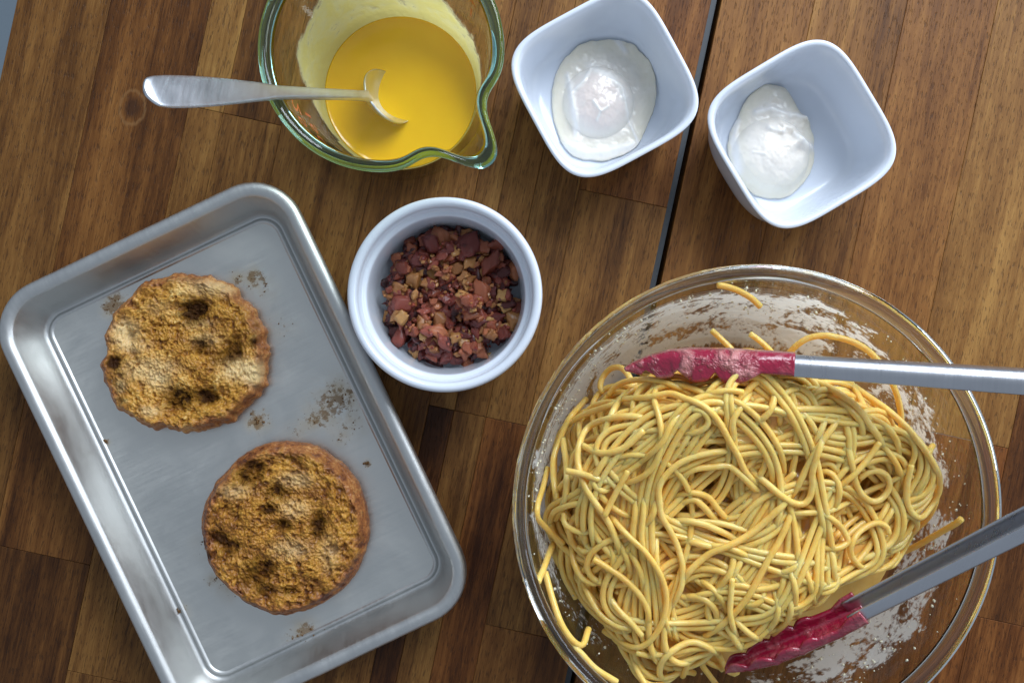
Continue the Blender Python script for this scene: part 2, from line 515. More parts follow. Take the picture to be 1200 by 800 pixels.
strips = [
    (20, 130, [(-900, 900, .02, .1)]),
    (130, 248, [(-900, -360, -.10, .25), (-360, 900, -.03, .4)]),
    (248, 290, [(-900, -486, .0, .1), (-486, 190, .03, .1), (190, 900, .10, .0)]),
    (290, 362, [(-900, -486, .0, .1), (-486, 190, .0, .1), (190, 900, -.06, .15)]),
    (362, 480, [(-900, 330, .03, .1), (330, 900, -.04, .4)]),
    (480, 605, [(-900, 560, .00, .2), (560, 900, .0, .2)]),
    (605, 636, [(-900, -93, -.17, .5), (-93, 420, .03, .1), (420, 900, -.02, .2)]),
    (636, 675, [(-900, -93, .09, .1), (-93, 420, .01, .15), (420, 900, .0, .2)]),
    (675, 726, [(-900, -93, -.05, .75), (-93, 420, .06, .05), (420, 900, .05, .1)]),
    (726, 834, [(-900, -330, -.02, .4), (-330, 191, .0, .1), (191, 900, -.03, .55)]),
    (846, 955, [(-900, -60, .0, .5), (-60, 900, .0, .35)]),
    (955, 1064, [(-900, 40, -.02, .6), (40, 900, .03, .25)]),
    (1064, 1170, [(-900, -120, -.02, .8), (-120, 900, -.01, .4)]),
    (1170, 1295, [(-900, 0, -.04, .9), (0, 900, .07, .15)]),
    (1295, 1400, [(-900, -200, -.02, .8), (-200, 900, -.06, .6)]),
    (1400, 1520, [(-900, -100, -.02, .5), (-100, 900, .02, .3)]),
    (1520, 1640, [(-900, 900, 0, .3)]),
]
for U0, U1, ps in strips:
    for p in ps: plank(U0, U1, *p)
# support rail under the gap, apron rails and legs
def box_obj(name, sx, sy, sz, loc, m, parent, rz=ANG, bev=0.002):
    bm = bmesh.new(); bmesh.ops.create_cube(bm, size=1)
    bmesh.ops.scale(bm, vec=(sx, sy, sz), verts=bm.verts)
    bmesh.ops.bevel(bm, geom=bm.edges[:], offset=bev, segments=2, affect='EDGES')
    me = bpy.data.meshes.new(name); bm.to_mesh(me); bm.free(); me.materials.append(m)
    return link(name, me, parent, loc=loc, rot=(0, 0, rz))
RAIL = m_plain("dark_rail", (0.055, 0.062, 0.07), 0.5)
uc = (0.9776 * 838.5 - 670.8) * S
gc = ACROSS * uc
box_obj("support_rail", 0.03, 0.80, 0.02, (gc.x, gc.y, 0.74 - 0.0245 - 0.0105), RAIL, table)
strip_c = ACROSS * (uc - 0.0008)
box_obj("gap_strip", 0.0042, 0.80, 0.012, (strip_c.x, strip_c.y, 0.74 - 0.010), m_plain("gap_metal", (0.040, 0.048, 0.056), 0.5, 0.0), table, bev=0.0004)
for sx in (-0.2, 0.36):
    for sy in (-0.34, 0.34):
        c = ACROSS * sx + GRAIN * sy
        box_obj("leg", 0.05, 0.05, 0.714, (c.x, c.y, 0.357), WOOD, table)

# ------------------------------------------------------------------ baking tray
def rrect(hw, hl, r, z, n=12):
    pts = []
    for cx, cy, a0 in ((hw - r, hl - r, 0), (-hw + r, hl - r, 90), (-hw + r, -hl + r, 180), (hw - r, -hl + r, 270)):
        for i in range(n + 1):
            a = R(a0 + 90 * i / n)
            pts.append((cx + r * math.cos(a), cy + r * math.sin(a), z))
    # densify straight runs
    p = np.array(pts); out = []
    for i in range(len(p)):
        q = p[(i + 1) % len(p)]; d = np.linalg.norm(q - p[i])
        k = 10 if d > 0.03 else 1
        for j in range(k): out.append(p[i] + (q - p[i]) * j / k)
    return np.array(out)

tc = P(271.5, 529.5, 0.025)
TRAY_A = R(25.5)
tray = tag(empty("baking_tray", (tc.x, tc.y, 0), TRAY_A), "worn grey metal baking tray with rolled rim holding two toasted muffin halves", "baking tray")
HW, HL, RC = 0.0834, 0.1212, 0.027
def tring(off, z):
    return rrect(HW - off, HL - off, max(RC - off, 0.006), z)
rim_prof = [(.0075, .0185), (.0040, .0186), (.0016, .0195), (.0004, .0212), (.0004, .0230), (.0014, .0246), (.0032, .0254), (.0050, .0253), (.0066, .0246), (.0076, .0232)]
v, f = loft([tring(a, z) for a, z in rim_prof]); me = mesh("rim", v, f, ALU); fix_normals(me); link("rim", me, tray)
wall_prof = [(.0075, .0185), (.0118, .0060), (.0136, .0022), (.0170, .0004), (.0225, .0002)]
inner_prof = [(.0076, .0232), (.0084, .0216), (.0122, .0072), (.0136, .0034), (.0150, .0018), (.0160, .0013), (.0165, .0018), (.0171, .0029), (.0177, .0032), (.0183, .0029), (.0190, .0023)]
v, f = loft([tring(a, z) for a, z in inner_prof] + [tring(a, z) for a, z in wall_prof[::-1]]); me = mesh("side_wall", v, f, ALU); fix_normals(me); link("side_wall", me, tray)
# floor: a fine sheet, slightly warped, with a stain mask where grease was spilled
FZ = 0.0023
def tray_local(px, py):
    p = P(px, py, FZ) - Vector((tc.x, tc.y, 0))
    c, s = math.cos(-TRAY_A), math.sin(-TRAY_A)
    return p.x * c - p.y * s, p.x * s + p.y * c
stains = [(135, 352, 14, .8), (128, 362, 9, .8), (278, 327, 9, .7), (300, 326, 11, .95), (388, 470, 22, .55), (405, 462, 20, .5), (372, 490, 16, .6), (302, 493, 12, 1.2), (352, 745, 17, .6), (364, 738, 10, .8), (255, 590, 12, .4), (250, 605, 10, .4),
          (268, 686, 14, .5), (250, 680, 9, .5), (210, 717, 9, 1.1), (430, 543, 4, 1.4), (125, 518, 4, 1.3), (330, 385, 20, .22), (420, 655, 10, .4), (415, 500, 18, .3), (345, 505, 14, .35), (400, 515, 10, .4), (240, 640, 16, .3), (395, 690, 14, .25), (310, 340, 14, .3)]
nx, ny = 150, 220
fx = np.linspace(-1, 1, nx); fy = np.linspace(-1, 1, ny)
GX, GY = np.meshgrid(fx, fy)
fw, fl_ = HW - 0.0186, HL - 0.0186
# map the square grid to the rounded rectangle: clamp corners
X = GX * fw; Y = GY * fl_; rcn = 0.0095
ex = np.maximum(np.abs(X) - (fw - rcn), 0); ey = np.maximum(np.abs(Y) - (fl_ - rcn), 0)
dd = np.sqrt(ex ** 2 + ey ** 2); mx_ = np.maximum(ex, ey)
kk = np.where(dd > 1e-9, mx_ / np.maximum(dd, 1e-9), 1)
X = np.sign(X) * (np.minimum(np.abs(X), fw - rcn) + ex * kk); Y = np.sign(Y) * (np.minimum(np.abs(Y), fl_ - rcn) + ey * kk)
Zf = FZ + (fbm(X * 25 + 5, Y * 25, 3, 2) - .5) * 0.0006 * np.clip((1 - np.maximum(np.abs(GX), np.abs(GY))) * 6, 0, 1)
st = np.zeros_like(X)
for px, py, rad, k in stains:
    lx, ly = tray_local(px, py)
    st += k * np.exp(-((X - lx) ** 2 + (Y - ly) ** 2) / (rad * S * 1.05) ** 2)
def grid_faces(nx, ny):
    i = np.arange((nx - 1) * (ny - 1)); r_, c_ = i // (nx - 1), i % (nx - 1)
    a = r_ * nx + c_
    return np.stack([a, a + 1, a + nx + 1, a + nx], 1)
me = mesh("tray_floor", np.stack([X.ravel(), Y.ravel(), Zf.ravel()], 1), grid_faces(nx, ny), TRAYF)
attr(me, "stain", st.ravel())
link("tray_floor", me, tray)
# burnt crumbs scattered on the tray
cv, cf = [], []
def add_lump(v, f, p, r, sq=0.6):
    ph = (1 + 5 ** .5) / 2
    ico = np.array([(-1, ph, 0), (1, ph, 0), (-1, -ph, 0), (1, -ph, 0), (0, -1, ph), (0, 1, ph), (0, -1, -ph), (0, 1, -ph), (ph, 0, -1), (ph, 0, 1), (-ph, 0, -1), (-ph, 0, 1)]) / 1.902
    fc = [(0, 11, 5), (0, 5, 1), (0, 1, 7), (0, 7, 10), (0, 10, 11), (1, 5, 9), (5, 11, 4), (11, 10, 2), (10, 7, 6), (7, 1, 8), (3, 9, 4), (3, 4, 2), (3, 2, 6), (3, 6, 8), (3, 8, 9), (4, 9, 5), (2, 4, 11), (6, 2, 10), (8, 6, 7), (9, 8, 1)]
    b = len(v)
    for q in ico:
        k = r * random.uniform(.6, 1.25)
        v.append((p[0] + q[0] * k, p[1] + q[1] * k, p[2] + q[2] * k * sq))
    f.extend([(a + b, c + b, d + b) for a, c, d in fc])
for px, py, rad, k in stains:
    for _ in range(int(rad * min(k, 1) * 1.1) + 1):
        a = random.uniform(0, 6.28); d = rad * abs(random.gauss(0, .55))
        p = P(px + d * math.cos(a), py + d * math.sin(a), FZ)
        r_ = random.choice([.0002, .00025, .0003, .0005]) * (1.6 if k > 1 else 1)
        add_lump(cv, cf, (p.x, p.y, FZ + r_ * .3), r_)
tag(link("burnt_crumbs", mesh("burnt_crumbs", cv, cf, CRUMB)), "tiny burnt crumbs scattered on the tray floor around the muffins", "crumbs", kind="stuff")

# ------------------------------------------------------------------ muffin halves
def muffin(cpx, cpy, rpx, outline, chars, pales, seed, height, crust_rim, rough):
    zc = FZ + height
    c = P(cpx, cpy, zc)
    k = S * (1 - zc / CAM_H)
    NR, NA = 150, 400
    rad = np.linspace(0, 1, NR) ** 0.85
    th = np.linspace(0, 2 * np.pi, NA, endpoint=False)
    RR, TT = np.meshgrid(rad, th, indexing='ij')
    oa = np.array([o[0] for o in outline]) ; orr = np.array([o[1] for o in outline])
    ol = np.interp((TT / (2 * np.pi) * 360) % 360, np.append(oa, oa[0] + 360), np.append(orr, orr[0]))
    ol = ol * (1 + (fbm(np.cos(TT) * 7 + 9, np.sin(TT) * 7 + 9, seed + 3, 3) - .5) * rough)
    top = RR <= 0.999
    Rm = rpx * k * ol
    X = RR * Rm * np.cos(TT); Y = RR * Rm * np.sin(TT)
    u, w = X * 1000, Y * 1000
    h = (fbm(u / 14, w / 14, seed, 3) - .5) * 0.0042 + (fbm(u / 5.0, w / 5.0, seed + 5, 3) - .5) * 0.0020
    rid = np.abs(fbm(u / 3.6 + fbm(w / 3, u / 3, seed + 70, 2) * 1.5, w / 3.6, seed + 8, 2) - .5) * 2
    pores = sstep(.60, .74, fbm(u / 2.9, w / 2.9, seed + 41, 2))
    relief = np.clip(.5 + h * 120 - pores * .35, 0, 1)
    h += (0.22 - rid) * 0.0011 - pores * .0012 + (fbm(u / .9, w / .9, seed + 11, 2) - .5) * .0017
    char = np.zeros_like(X); pit = np.zeros_like(X); pale = np.zeros_like(X)
    wob = 0.55 + 0.9 * fbm(u / 3.2, w / 3.2, seed + 21, 3)
    for (px, py, rx, ry, ck, pk) in chars:
        x = (px - cpx) * k; y = (cpy - py) * k
        g = np.exp(-(((X - x) / (rx * k)) ** 2 + ((Y - y) / (ry * k)) ** 2) ** 1.3)
        char += ck * g * wob; pit += pk * g
    for (px, py, rx, ry, ck) in pales:
        x = (px - cpx) * k; y = (cpy - py) * k
        pale += ck * np.exp(-(((X - x) / (rx * k)) ** 2 + ((Y - y) / (ry * k)) ** 2) ** 1.3) * wob
    h -= pit * 0.0040
    edge = 1 - sstep(0.90, 1.0, RR)
    h = h * (0.35 + 0.65 * edge) - 0.0055 * sstep(crust_rim, 1.0, RR) ** 2
    Z = height + h - 0.002
    crust = sstep(crust_rim - .05, crust_rim + .07, RR + (fbm(u / 6, w / 6, seed + 30, 3) - .5) * .16)
    rings = [np.stack([X[i], Y[i], Z[i]], 1) for i in range(NR)]
    # side and bottom
    side = []
    for zf, bul in ((.82, 1.015), (.62, 1.03), (.42, 1.03), (.22, 1.0), (.06, .95), (0, .86)):
        side.append(np.stack([X[-1] * bul, Y[-1] * bul, Z[-1] * zf + (fbm(th * 6, th * 0 + zf * 5, seed, 2) - .5) * .0006 * (zf > 0)], 1))
    rings += side
    v, f = loft(rings, cap1=True)
    me = mesh("muffin_half", v, f, TOAST)
    ns = len(side) * NA
    ex = lambda a, s: np.concatenate([a.ravel(), np.full(ns, s)])
    attr(me, "char", np.clip(np.concatenate([char.ravel(), np.tile(char[-1] * .5, len(side))]), 0, 1.4))
    attr(me, "pit", ex(pit, 0)); attr(me, "pale", np.clip(ex(pale, 0), 0, .9))
    attr(me, "crust", ex(crust, 1.0)); attr(me, "relief", ex(relief, .5))
    fix_normals(me)
    o = link("muffin_half", me, loc=(c.x - 5.5 * k, c.y - (1.5 if cpy < 500 else 4.5) * k, FZ))
    o["toasting"] = 0.0 if cpy < 500 else 0.045
    return o

m1 = muffin(217, 413, 96, [(0, 1.02), (30, .97), (55, .96), (75, .97), (100, .98), (125, .97), (150, .98), (175, 1.0), (200, 1.05), (225, 1.05), (245, .97), (260, .92), (280, .95), (310, .97), (335, 1.02)],
            [(231, 360, 19, 12, 1.3, 1.0), (228, 376, 14, 9, .7, .4), (237, 404, 15, 12, .8, .5), (278, 408, 14, 16, .8, .5), (260, 420, 14, 10, .55, .3), (213, 466, 22, 15, 1.0, .8), (247, 463, 13, 11, 1.15, 1.0), (135, 423, 9, 8, 1.2, .2), (146, 446, 14, 20, .55, .1),
             (150, 336, 22, 9, .45, 0), (128, 372, 9, 16, .35, 0), (208, 326, 20, 5, .5, 0), (232, 325, 10, 5, .5, 0), (302, 380, 6, 20, .5, 0), (275, 485, 22, 8, .45, 0), (225, 496, 18, 6, .3, 0), (155, 392, 6, 9, .5, .8), (142, 470, 12, 6, .6, 0), (300, 400, 7, 8, .6, .2), (217, 440, 30, 16, .18, 0)],
            [(150, 388, 16, 15, .85), (288, 432, 24, 13, .9), (180, 432, 30, 14, .65), (250, 335, 34, 10, .5), (245, 395, 20, 9, .3), (145, 450, 6, 8, .6), (160, 405, 20, 8, .4), (300, 440, 8, 12, .5), (180, 480, 12, 7, .5), (235, 378, 18, 6, .3), (190, 360, 20, 10, .2), (190, 447, 14, 10, .5)],
            11, 0.0165, .905, .15)
tag(m1, "ragged muffin half with one big blackened pit, nearer the tray's inner corner", "muffin half", "toasted muffin halves on the tray")
m2 = muffin(335, 617, 98, [(0, .99), (45, 1.0), (90, 1.02), (135, .97), (180, 1.0), (225, 1.0), (265, 1.04), (300, 1.0), (330, .99)],
            [(296, 553, 20, 15, .8, .5), (305, 540, 14, 8, .7, .3), (328, 574, 18, 13, .75, .6), (318, 594, 12, 7, .9, .5), (336, 612, 14, 8, .9, .7), (377, 612, 11, 18, .95, .8), (258, 625, 15, 9, .9, .4), (273, 637, 13, 9, .9, .5), (278, 600, 10, 9, .5, .4),
             (300, 676, 20, 14, .75, .5), (318, 690, 12, 10, .7, .3), (343, 690, 12, 7, .8, .5), (315, 655, 16, 12, .5, .3), (345, 531, 26, 7, .55, 0), (246, 648, 8, 8, .8, 0), (322, 663, 10, 10, .5, .2), (362, 640, 20, 12, .25, .1), (290, 650, 24, 20, .3, 0), (400, 570, 14, 16, .2, 0), (386, 686, 16, 6, .4, 0)],
            [(345, 640, 22, 12, .4), (350, 558, 20, 9, .45), (280, 572, 18, 9, .4), (350, 592, 16, 10, .45), (390, 645, 12, 20, .3)],
            47, 0.0185, .90, .05)
tag(m2, "smoother round muffin half with brown crust edge and scattered char, nearer the tray's far end", "muffin half", "toasted muffin halves on the tray")

# ------------------------------------------------------------------ ramekin and bacon
rc = P(521, 345, 0.046)
ram = tag(empty("ramekin", (rc.x, rc.y, 0)), "round white ramekin with stepped rim full of diced bacon", "ramekin")
prof = [(.0001, .003), (.030, .003), (.0325, .0), (.0375, .0), (.0395, .002), (.0425, .012), (.0445, .028), (.0452, .036), (.0462, .0372), (.0472, .0395), (.0474, .0425), (.0471, .0448), (.0462, .0458), (.0450, .0460), (.0437, .0456), (.0428, .0444), (.0423, .0425), (.0418, .0385), (.0413, .0372), (.0402, .0366), (.0392, .0358), (.0388, .0340),
        (.0380, .0240), (.0372, .0120), (.0362, .0070), (.0335, .0046), (.0290, .0040), (.0001, .0040)]
v, f = revolve([(a, z) for a, z in smoothpoly(prof, 1)], 128)
me = mesh("bowl_body", v, f, CERAMIC); fix_normals(me); link("bowl_body", me, ram)

def chunk_mesh(i, m):
    bm = bmesh.new(); bmesh.ops.create_cube(bm, size=1)
    bmesh.ops.subdivide_edges(bm, edges=bm.edges[:], cuts=4, use_grid_fill=True)
    sx, sy, sz = random.uniform(.75, 1.25), random.uniform(.6, 1.0), random.uniform(.45, .8)
    sd = random.uniform(0, 99)
    for vt in bm.verts:
        p = vt.co.copy(); n = p.normalized() * 0.62
        p = p.lerp(n, random.uniform(.22, .30))
        q = np.array([p.x * 2.6 + sd, p.y * 2.6 + p.z * 1.7 + sd * 2])
        d = float(vn(np.array([q[0]]), np.array([q[1]]), i)[0]) - .5
        e = float(fbm(np.array([p.x * 7 + sd + p.z * 4]), np.array([p.y * 7 - sd + p.z * 3]), i + 5, 2)[0]) - .5
        p *= 1 + d * .6 + e * .38
        p.x += (p.y * .35 + p.z * .2) * math.sin(sd); p.y += p.z * .4 * math.cos(sd * 3)
        vt.co = (p.x * sx, p.y * sy, p.z * sz)
    me = bpy.data.meshes.new("bacon_bit"); bm.to_mesh(me); bm.free()
    me.materials.append(m)
    me.polygons.foreach_set("use_smooth", [True] * len(me.polygons))
    return me
chunks = {k: [chunk_mesh(k * 20 + i, BAC[k]) for i in range(7)] for k in range(4)}
GB = 0.0005; nb = 170
bx = (np.arange(nb) - nb / 2) * GB
_br = np.hypot(bx[None, :] - .0012, bx[:, None] - .0018)
HB = 0.0045 + .0095 * sstep(.0375, .028, _br)
kind_label = ["dark maroon crisp bacon bit among the others in the white ramekin", "reddish brown bacon bit among the others in the white ramekin",
              "tan cooked bacon bit among the others in the white ramekin", "amber fatty bacon bit among the others in the white ramekin"]
kind_group = ["dark maroon bacon bits", "reddish bacon bits", "tan bacon bits", "amber fatty bacon bits"]
def drop_bit(x, y, size, kind, label=None, zmax=None):
    ix = int(x / GB + nb / 2); iy = int(y / GB + nb / 2)
    r_ = size * .42; k = max(1, int(r_ / GB))
    sl = HB[max(0, iy - k):iy + k + 1, max(0, ix - k):ix + k + 1]
    base = float(np.quantile(sl, .6))
    hz = size * .30
    z = base + hz * .75
    me = random.choice(chunks[kind])
    o = link("bacon_bit", me, loc=(rc.x + x, rc.y + y, z), rot=(random.uniform(-.5, .5), random.uniform(-.5, .5), random.uniform(0, 6.28)))
    s_ = size * .88; o.scale = (s_, s_, s_ * random.uniform(.8, 1.1))
    yy, xx = np.ogrid[-k:k + 1, -k:k + 1]
    y0, x0 = iy - k, ix - k
    if 0 <= y0 and iy + k + 1 <= nb and 0 <= x0 and ix + k + 1 <= nb:
        m = (xx ** 2 + yy ** 2) <= k * k
        reg = HB[y0:iy + k + 1, x0:ix + k + 1]
        reg[m] = np.maximum(reg[m], z + hz * .7)
    if not label:
        a = math.degrees(math.atan2(y, x)) % 360; d = math.hypot(x, y)
        zone = "in the middle of the heap" if d < .013 else ("on the ramekin side facing the square bowls" if 15 <= a < 80 else "on the ramekin side facing the jug" if 80 <= a < 150 else "on the ramekin side facing the tray" if 150 <= a < 255 else "on the ramekin side facing the glass bowl")
        label_ = ("small " if size < .0055 else "larger ") + ["dark maroon crisp", "reddish brown", "tan cooked", "amber fatty"][kind] + " bacon bit " + zone
    else: label_ = label
    tag(o, label_, "bacon bit", kind_group[kind] if not label else "bacon bits picked out in the ramekin")
    return o
RB = 0.0345
def rnd_disc(rad):
    a = random.uniform(0, 6.283); d = rad * math.sqrt(random.random())
    return d * math.cos(a) + 0.0012, d * math.sin(a) + 0.0018
bv, bf = [], []
for i in range(190):
    x, y = rnd_disc(.0345); me_ = random.choice(chunks[random.choice([0, 0, 1])])
    ix = int(x / GB + nb / 2); iy = int(y / GB + nb / 2); sz_ = random.uniform(.005, .008)
    Mx = Matrix.Rotation(random.uniform(0, 6.28), 3, 'Z') @ Matrix.Rotation(random.uniform(-.6, .6), 3, 'X')
    b_ = len(bv)
    for vt in me_.vertices:
        q = Mx @ (vt.co * sz_); bv.append((rc.x + x + q.x, rc.y + y + q.y, max(.0045, float(HB[iy, ix]) - .0012 + q.z)))
    bf.extend([tuple(k + b_ for k in pl_.vertices) for pl_ in me_.polygons])
tag(link("bacon_bed", mesh("bacon_bed", bv, bf, BAC[0])), "buried lower layer of dark bacon bits in the ramekin", "bacon", kind="stuff")
for i in range(78):
    x, y = rnd_disc(RB * .99); drop_bit(x, y, random.uniform(.0048, .0080), random.choices([0, 1, 2], [5, 4, 2])[0])
for i in range(105):
    x, y = rnd_disc(RB * .96); drop_bit(x, y, random.uniform(.0040, .0070), random.choices([0, 1, 2, 3], [4, 5, 3, 1])[0])
for i in range(84):
    x, y = rnd_disc(RB * .8); drop_bit(x, y, random.uniform(.0022, .0048), random.choices([0, 1, 2, 3], [2, 5, 4, 2])[0])
for kind, cnt in ((0, 130), (2, 150)):
    cv2, cf2 = [], []
    for i in range(cnt):
        x, y = rnd_disc(RB * 1.0)
        ix = int(x / GB + nb / 2); iy = int(y / GB + nb / 2)
        add_lump(cv2, cf2, (rc.x + x, rc.y + y, float(HB[iy, ix]) + .0003), random.uniform(.0006, .0015), .8)
    tag(link("bacon_crumbs", mesh("bacon_crumbs", cv2, cf2, BAC[kind], False)), ["dark", "", "tan"][kind] + " bacon crumbs sprinkled among the bacon bits in the ramekin", "bacon crumbs", kind="stuff")
def rl(px, py, h=.024):
    p = P(px, py, h); return p.x - rc.x, p.y - rc.y
for px, py, sz, k, lab in [(546, 287, .0112, 0, "largest dark maroon bacon chunk near the ramekin wall"), (576, 307, .0105, 1, "large squarish red-brown bacon chunk beside the maroon one"),
                           (453, 370, .0078, 3, "amber fat cube at the edge of the bacon heap"), (470, 372, .0076, 3, "golden fat cube beside the amber cube at the heap's edge"),
                           (514, 275, .0090, 1, "reddish bacon piece highest on the ramekin's far wall"), (505, 285, .0080, 0, None), (470, 312, .0085, 1, None), (482, 327, .0085, 2, None), (504, 320, .0065, 3, None),
                           (549, 306, .0085, 2, None), (521, 308, .0065, 2, None), (536, 313, .006, 2, None), (565, 340, .008, 1, None), (591, 358, .0075, 3, None), (581, 374, .0075, 0, None), (590, 390, .0078, 0, None), (582, 287, .0065, 1, None),
                           (465, 395, .0078, 0, None), (484, 411, .0075, 2, None), (506, 415, .008, 1, None), (535, 420, .0075, 0, None), (547, 428, .008, 1, None), (602, 315, .007, 1, None), (463, 338, .0075, 2, None), (548, 352, .008, 1, None), (515, 388, .0075, 1, None), (520, 400, .0065, 0, None), (560, 378, .007, 0, None), (603, 372, .0085, 2, None), (572, 420, .007, 3, None), (543, 400, .006, 3, None), (470, 355, .0085, 0, None)]:
    x, y = rl(px, py); drop_bit(x, y, sz, k, lab)

# ------------------------------------------------------------------ square bowls
def superell(n):
    def fn(th, z):
        e = n
        return (np.abs(np.cos(th)) ** e + np.abs(np.sin(th)) ** e) ** (-1.0 / e)
    return fn
def square_bowl(cpx, cpy, rot, half, label):
    h = 0.042
    c = P(cpx, cpy, h)
    o = tag(empty("square_bowl", (c.x, c.y, 0), R(rot)), label, "bowl", "small square white bowls")
    H_ = half
    pr = [(.0001, .0020), (.025, .0020), (.0275, .0), (.0305, .0), (.0328, .0015), (.0357, .0120), (.0368, .0280), (H_ - .0022, .0440), (H_ - .0008, .0474), (H_, .0490), (H_ - .0002, .0498), (H_ - .0010, .0503), (H_ - .0020, .0501), (H_ - .0027, .0493),
          (H_ - .0038, .0455), (.0351, .0300), (.0342, .0180), (.0322, .0090), (.0285, .0052), (.0190, .0042), (.0001, .0040)]
    rings = []
    th = np.linspace(0, 2 * np.pi, 144, endpoint=False)
    for a, z in smoothpoly(pr, 2):
        z = z * (.84 if z > .012 else 1 - .16 * z / .012)
        n = 2.8 + 1.5 * min(1, z / .05)
        rr = a * (np.abs(np.cos(th)) ** n + np.abs(np.sin(th)) ** n) ** (-1 / n)
        # sides belly gently outwards
        rings.append(np.stack([rr * np.cos(th), rr * np.sin(th), np.full_like(th, z)], 1))
    v, f = loft(rings)
    me = mesh("bowl_body", v, f, CERAMIC); fix_normals(me); link("bowl_body", me, o)
    return o
square_bowl(709, 98, 28.5, .0394, "small square white bowl beside the jug holding the broad flat-skirted egg")
square_bowl(940, 157, 31.0, .0394, "small square white bowl above the glass bowl holding the lumpy compact egg")

EGG_BOWL_R = [0, .0180, .0240, .0270, .0300, .0320, .0400]; EGG_BOWL_Z = [.0043, .0044, .0048, .0055, .0068, .0082, .0100]
def egg(bowl, outline, dome, ridges, lumps, zbase, height, skirt, seed):
    ol = np.array(outline, float)
    c = ol.mean(0)
    hh = zbase + height * .5
    k = S * (1 - hh / CAM_H)
    ang = np.arctan2(-(ol[:, 1] - c[1]), ol[:, 0] - c[0]); rad = np.hypot(ol[:, 0] - c[0], ol[:, 1] - c[1])
    idx = np.argsort(ang); ang, rad = ang[idx], rad[idx]
    NA, NR = 240, 90
    th = np.linspace(-np.pi, np.pi, NA, endpoint=False)
    rr = np.interp(th, np.concatenate([ang - 2 * np.pi, ang, ang + 2 * np.pi]), np.tile(rad, 3))
    kern = np.ones(9) / 9
    rr = np.convolve(np.concatenate([rr[-8:], rr, rr[:8]]), kern, 'same')[8:-8]
    rr *= 1 + (fbm(np.cos(th) * 5 + 3, np.sin(th) * 5 + 3, seed, 3) - .5) * .06
    t = np.linspace(0, 1, NR)
    RRn, TH = np.meshgrid(t, th, indexing='ij')
    Rr = RRn * rr[None, :] * k
    X = Rr * np.cos(TH); Y = Rr * np.sin(TH)
    PX = c[0] + X / k; PY = c[1] - Y / k
    h = height * np.sqrt(np.clip(1 - RRn ** 2.6, 0, 1)) * (1 - skirt)
    dx, dy, dr, dh = dome
    dd = np.hypot(PX - dx, PY - dy) / dr
    dm = np.clip(1 - dd ** 2, 0, 1) ** .75
    h = h + dm * dh * sstep(0, .2, 1 - RRn)
    rid = np.zeros_like(X)
    for pts, wd, amp in ridges:
        pts = np.array(pts, float); best = np.full(X.shape, 1e9)
        for a, b in zip(pts[:-1], pts[1:]):
            ab = b - a; tt = np.clip(((PX - a[0]) * ab[0] + (PY - a[1]) * ab[1]) / (ab @ ab), 0, 1)
            best = np.minimum(best, np.hypot(PX - a[0] - tt * ab[0], PY - a[1] - tt * ab[1]))
        wv = wd * (.6 + .8 * fbm(PX / 9, PY / 9, seed + 4, 2))
        g = np.exp(-(best / wv) ** 2); rid = np.maximum(rid, g * min(1, amp / .0008)); h += g * amp * sstep(0, .15, 1 - RRn)
    for px, py, r_, amp in lumps:
        h += amp * np.exp(-(((PX - px) ** 2 + (PY - py) ** 2) / r_ ** 2)) * sstep(0, .1, 1 - RRn)
    h += (fbm(PX / 14, PY / 14, seed, 3) - .5) * .0016 * sstep(0, .25, 1 - RRn) + (fbm(PX / 4, PY / 4, seed + 9, 2) - .5) * .0003 * sstep(0, .1, 1 - RRn)
    bc_ = P(bowl[0], bowl[1], .042); p_ = P(c[0], c[1], hh); ca, sa = math.cos(-R(bowl[2])), math.sin(-R(bowl[2]))
    wx, wy = X + p_.x - bc_.x, Y + p_.y - bc_.y
    lx, ly = wx * ca - wy * sa, wx * sa + wy * ca
    rs = (np.abs(lx) ** 3.2 + np.abs(ly) ** 3.2) ** (1 / 3.2)
    h = np.maximum(h * 1.0, 0) + np.interp(rs, EGG_BOWL_R, EGG_BOWL_Z) * (.35 + .65 * RRn ** 2) + .0004
    rings = [np.stack([X[i], Y[i], h[i]], 1) for i in range(NR)]
    rings.append(np.stack([X[-1] * .9, Y[-1] * .9, h[-1] - .002], 1))
    rings.append(np.stack([X[-1] * .4, Y[-1] * .4, h[-1] * 0 + .0050], 1))
    v, f = loft(rings, cap1=True)
    me = mesh("poached_egg", v, f, EGG)
    z2 = np.zeros(2 * NA)
    attr(me, "yolk", np.concatenate([(sstep(.15, .8, dm) * (1 - rid)).ravel() * (1 if skirt > .3 else .12), z2]))
    attr(me, "skirt", np.concatenate([(sstep(.55, .95, RRn) * .75 * (1 - rid)).ravel(), z2]))
    attr(me, "ridge", np.concatenate([rid.ravel(), z2]))
    fix_normals(me)
    p = P(c[0], c[1], hh)
    return link("poached_egg", me, loc=(p.x, p.y, 0))
e1 = egg((709, 98, 28.5), [(722, 43), (745, 50), (762, 70), (770, 98), (768, 122), (758, 150), (745, 172), (722, 184), (700, 186), (678, 184), (662, 170), (652, 145), (648, 115), (650, 90), (660, 66), (680, 50), (700, 44)],
         (702, 118, 42, .0105), [([(666, 86), (669, 112), (674, 140), (678, 162)], 3.2, .0013), ([(668, 112), (684, 96), (692, 80)], 2.5, .0009), ([(692, 79), (712, 88), (728, 104), (731, 115)], 5, .0010), ([(728, 104), (738, 140), (750, 168)], 1.8, .0008), ([(695, 122), (703, 133), (712, 128)], 1.6, .0006), ([(703, 133), (699, 142)], 1.5, .0006), ([(724, 45), (733, 58)], 3, .0008), ([(664, 170), (690, 178), (715, 176), (740, 170)], 6, .0011)],
         [(700, 90, 14, .0012), (675, 170, 14, .0012)], .0078, .0085, .35, 5)
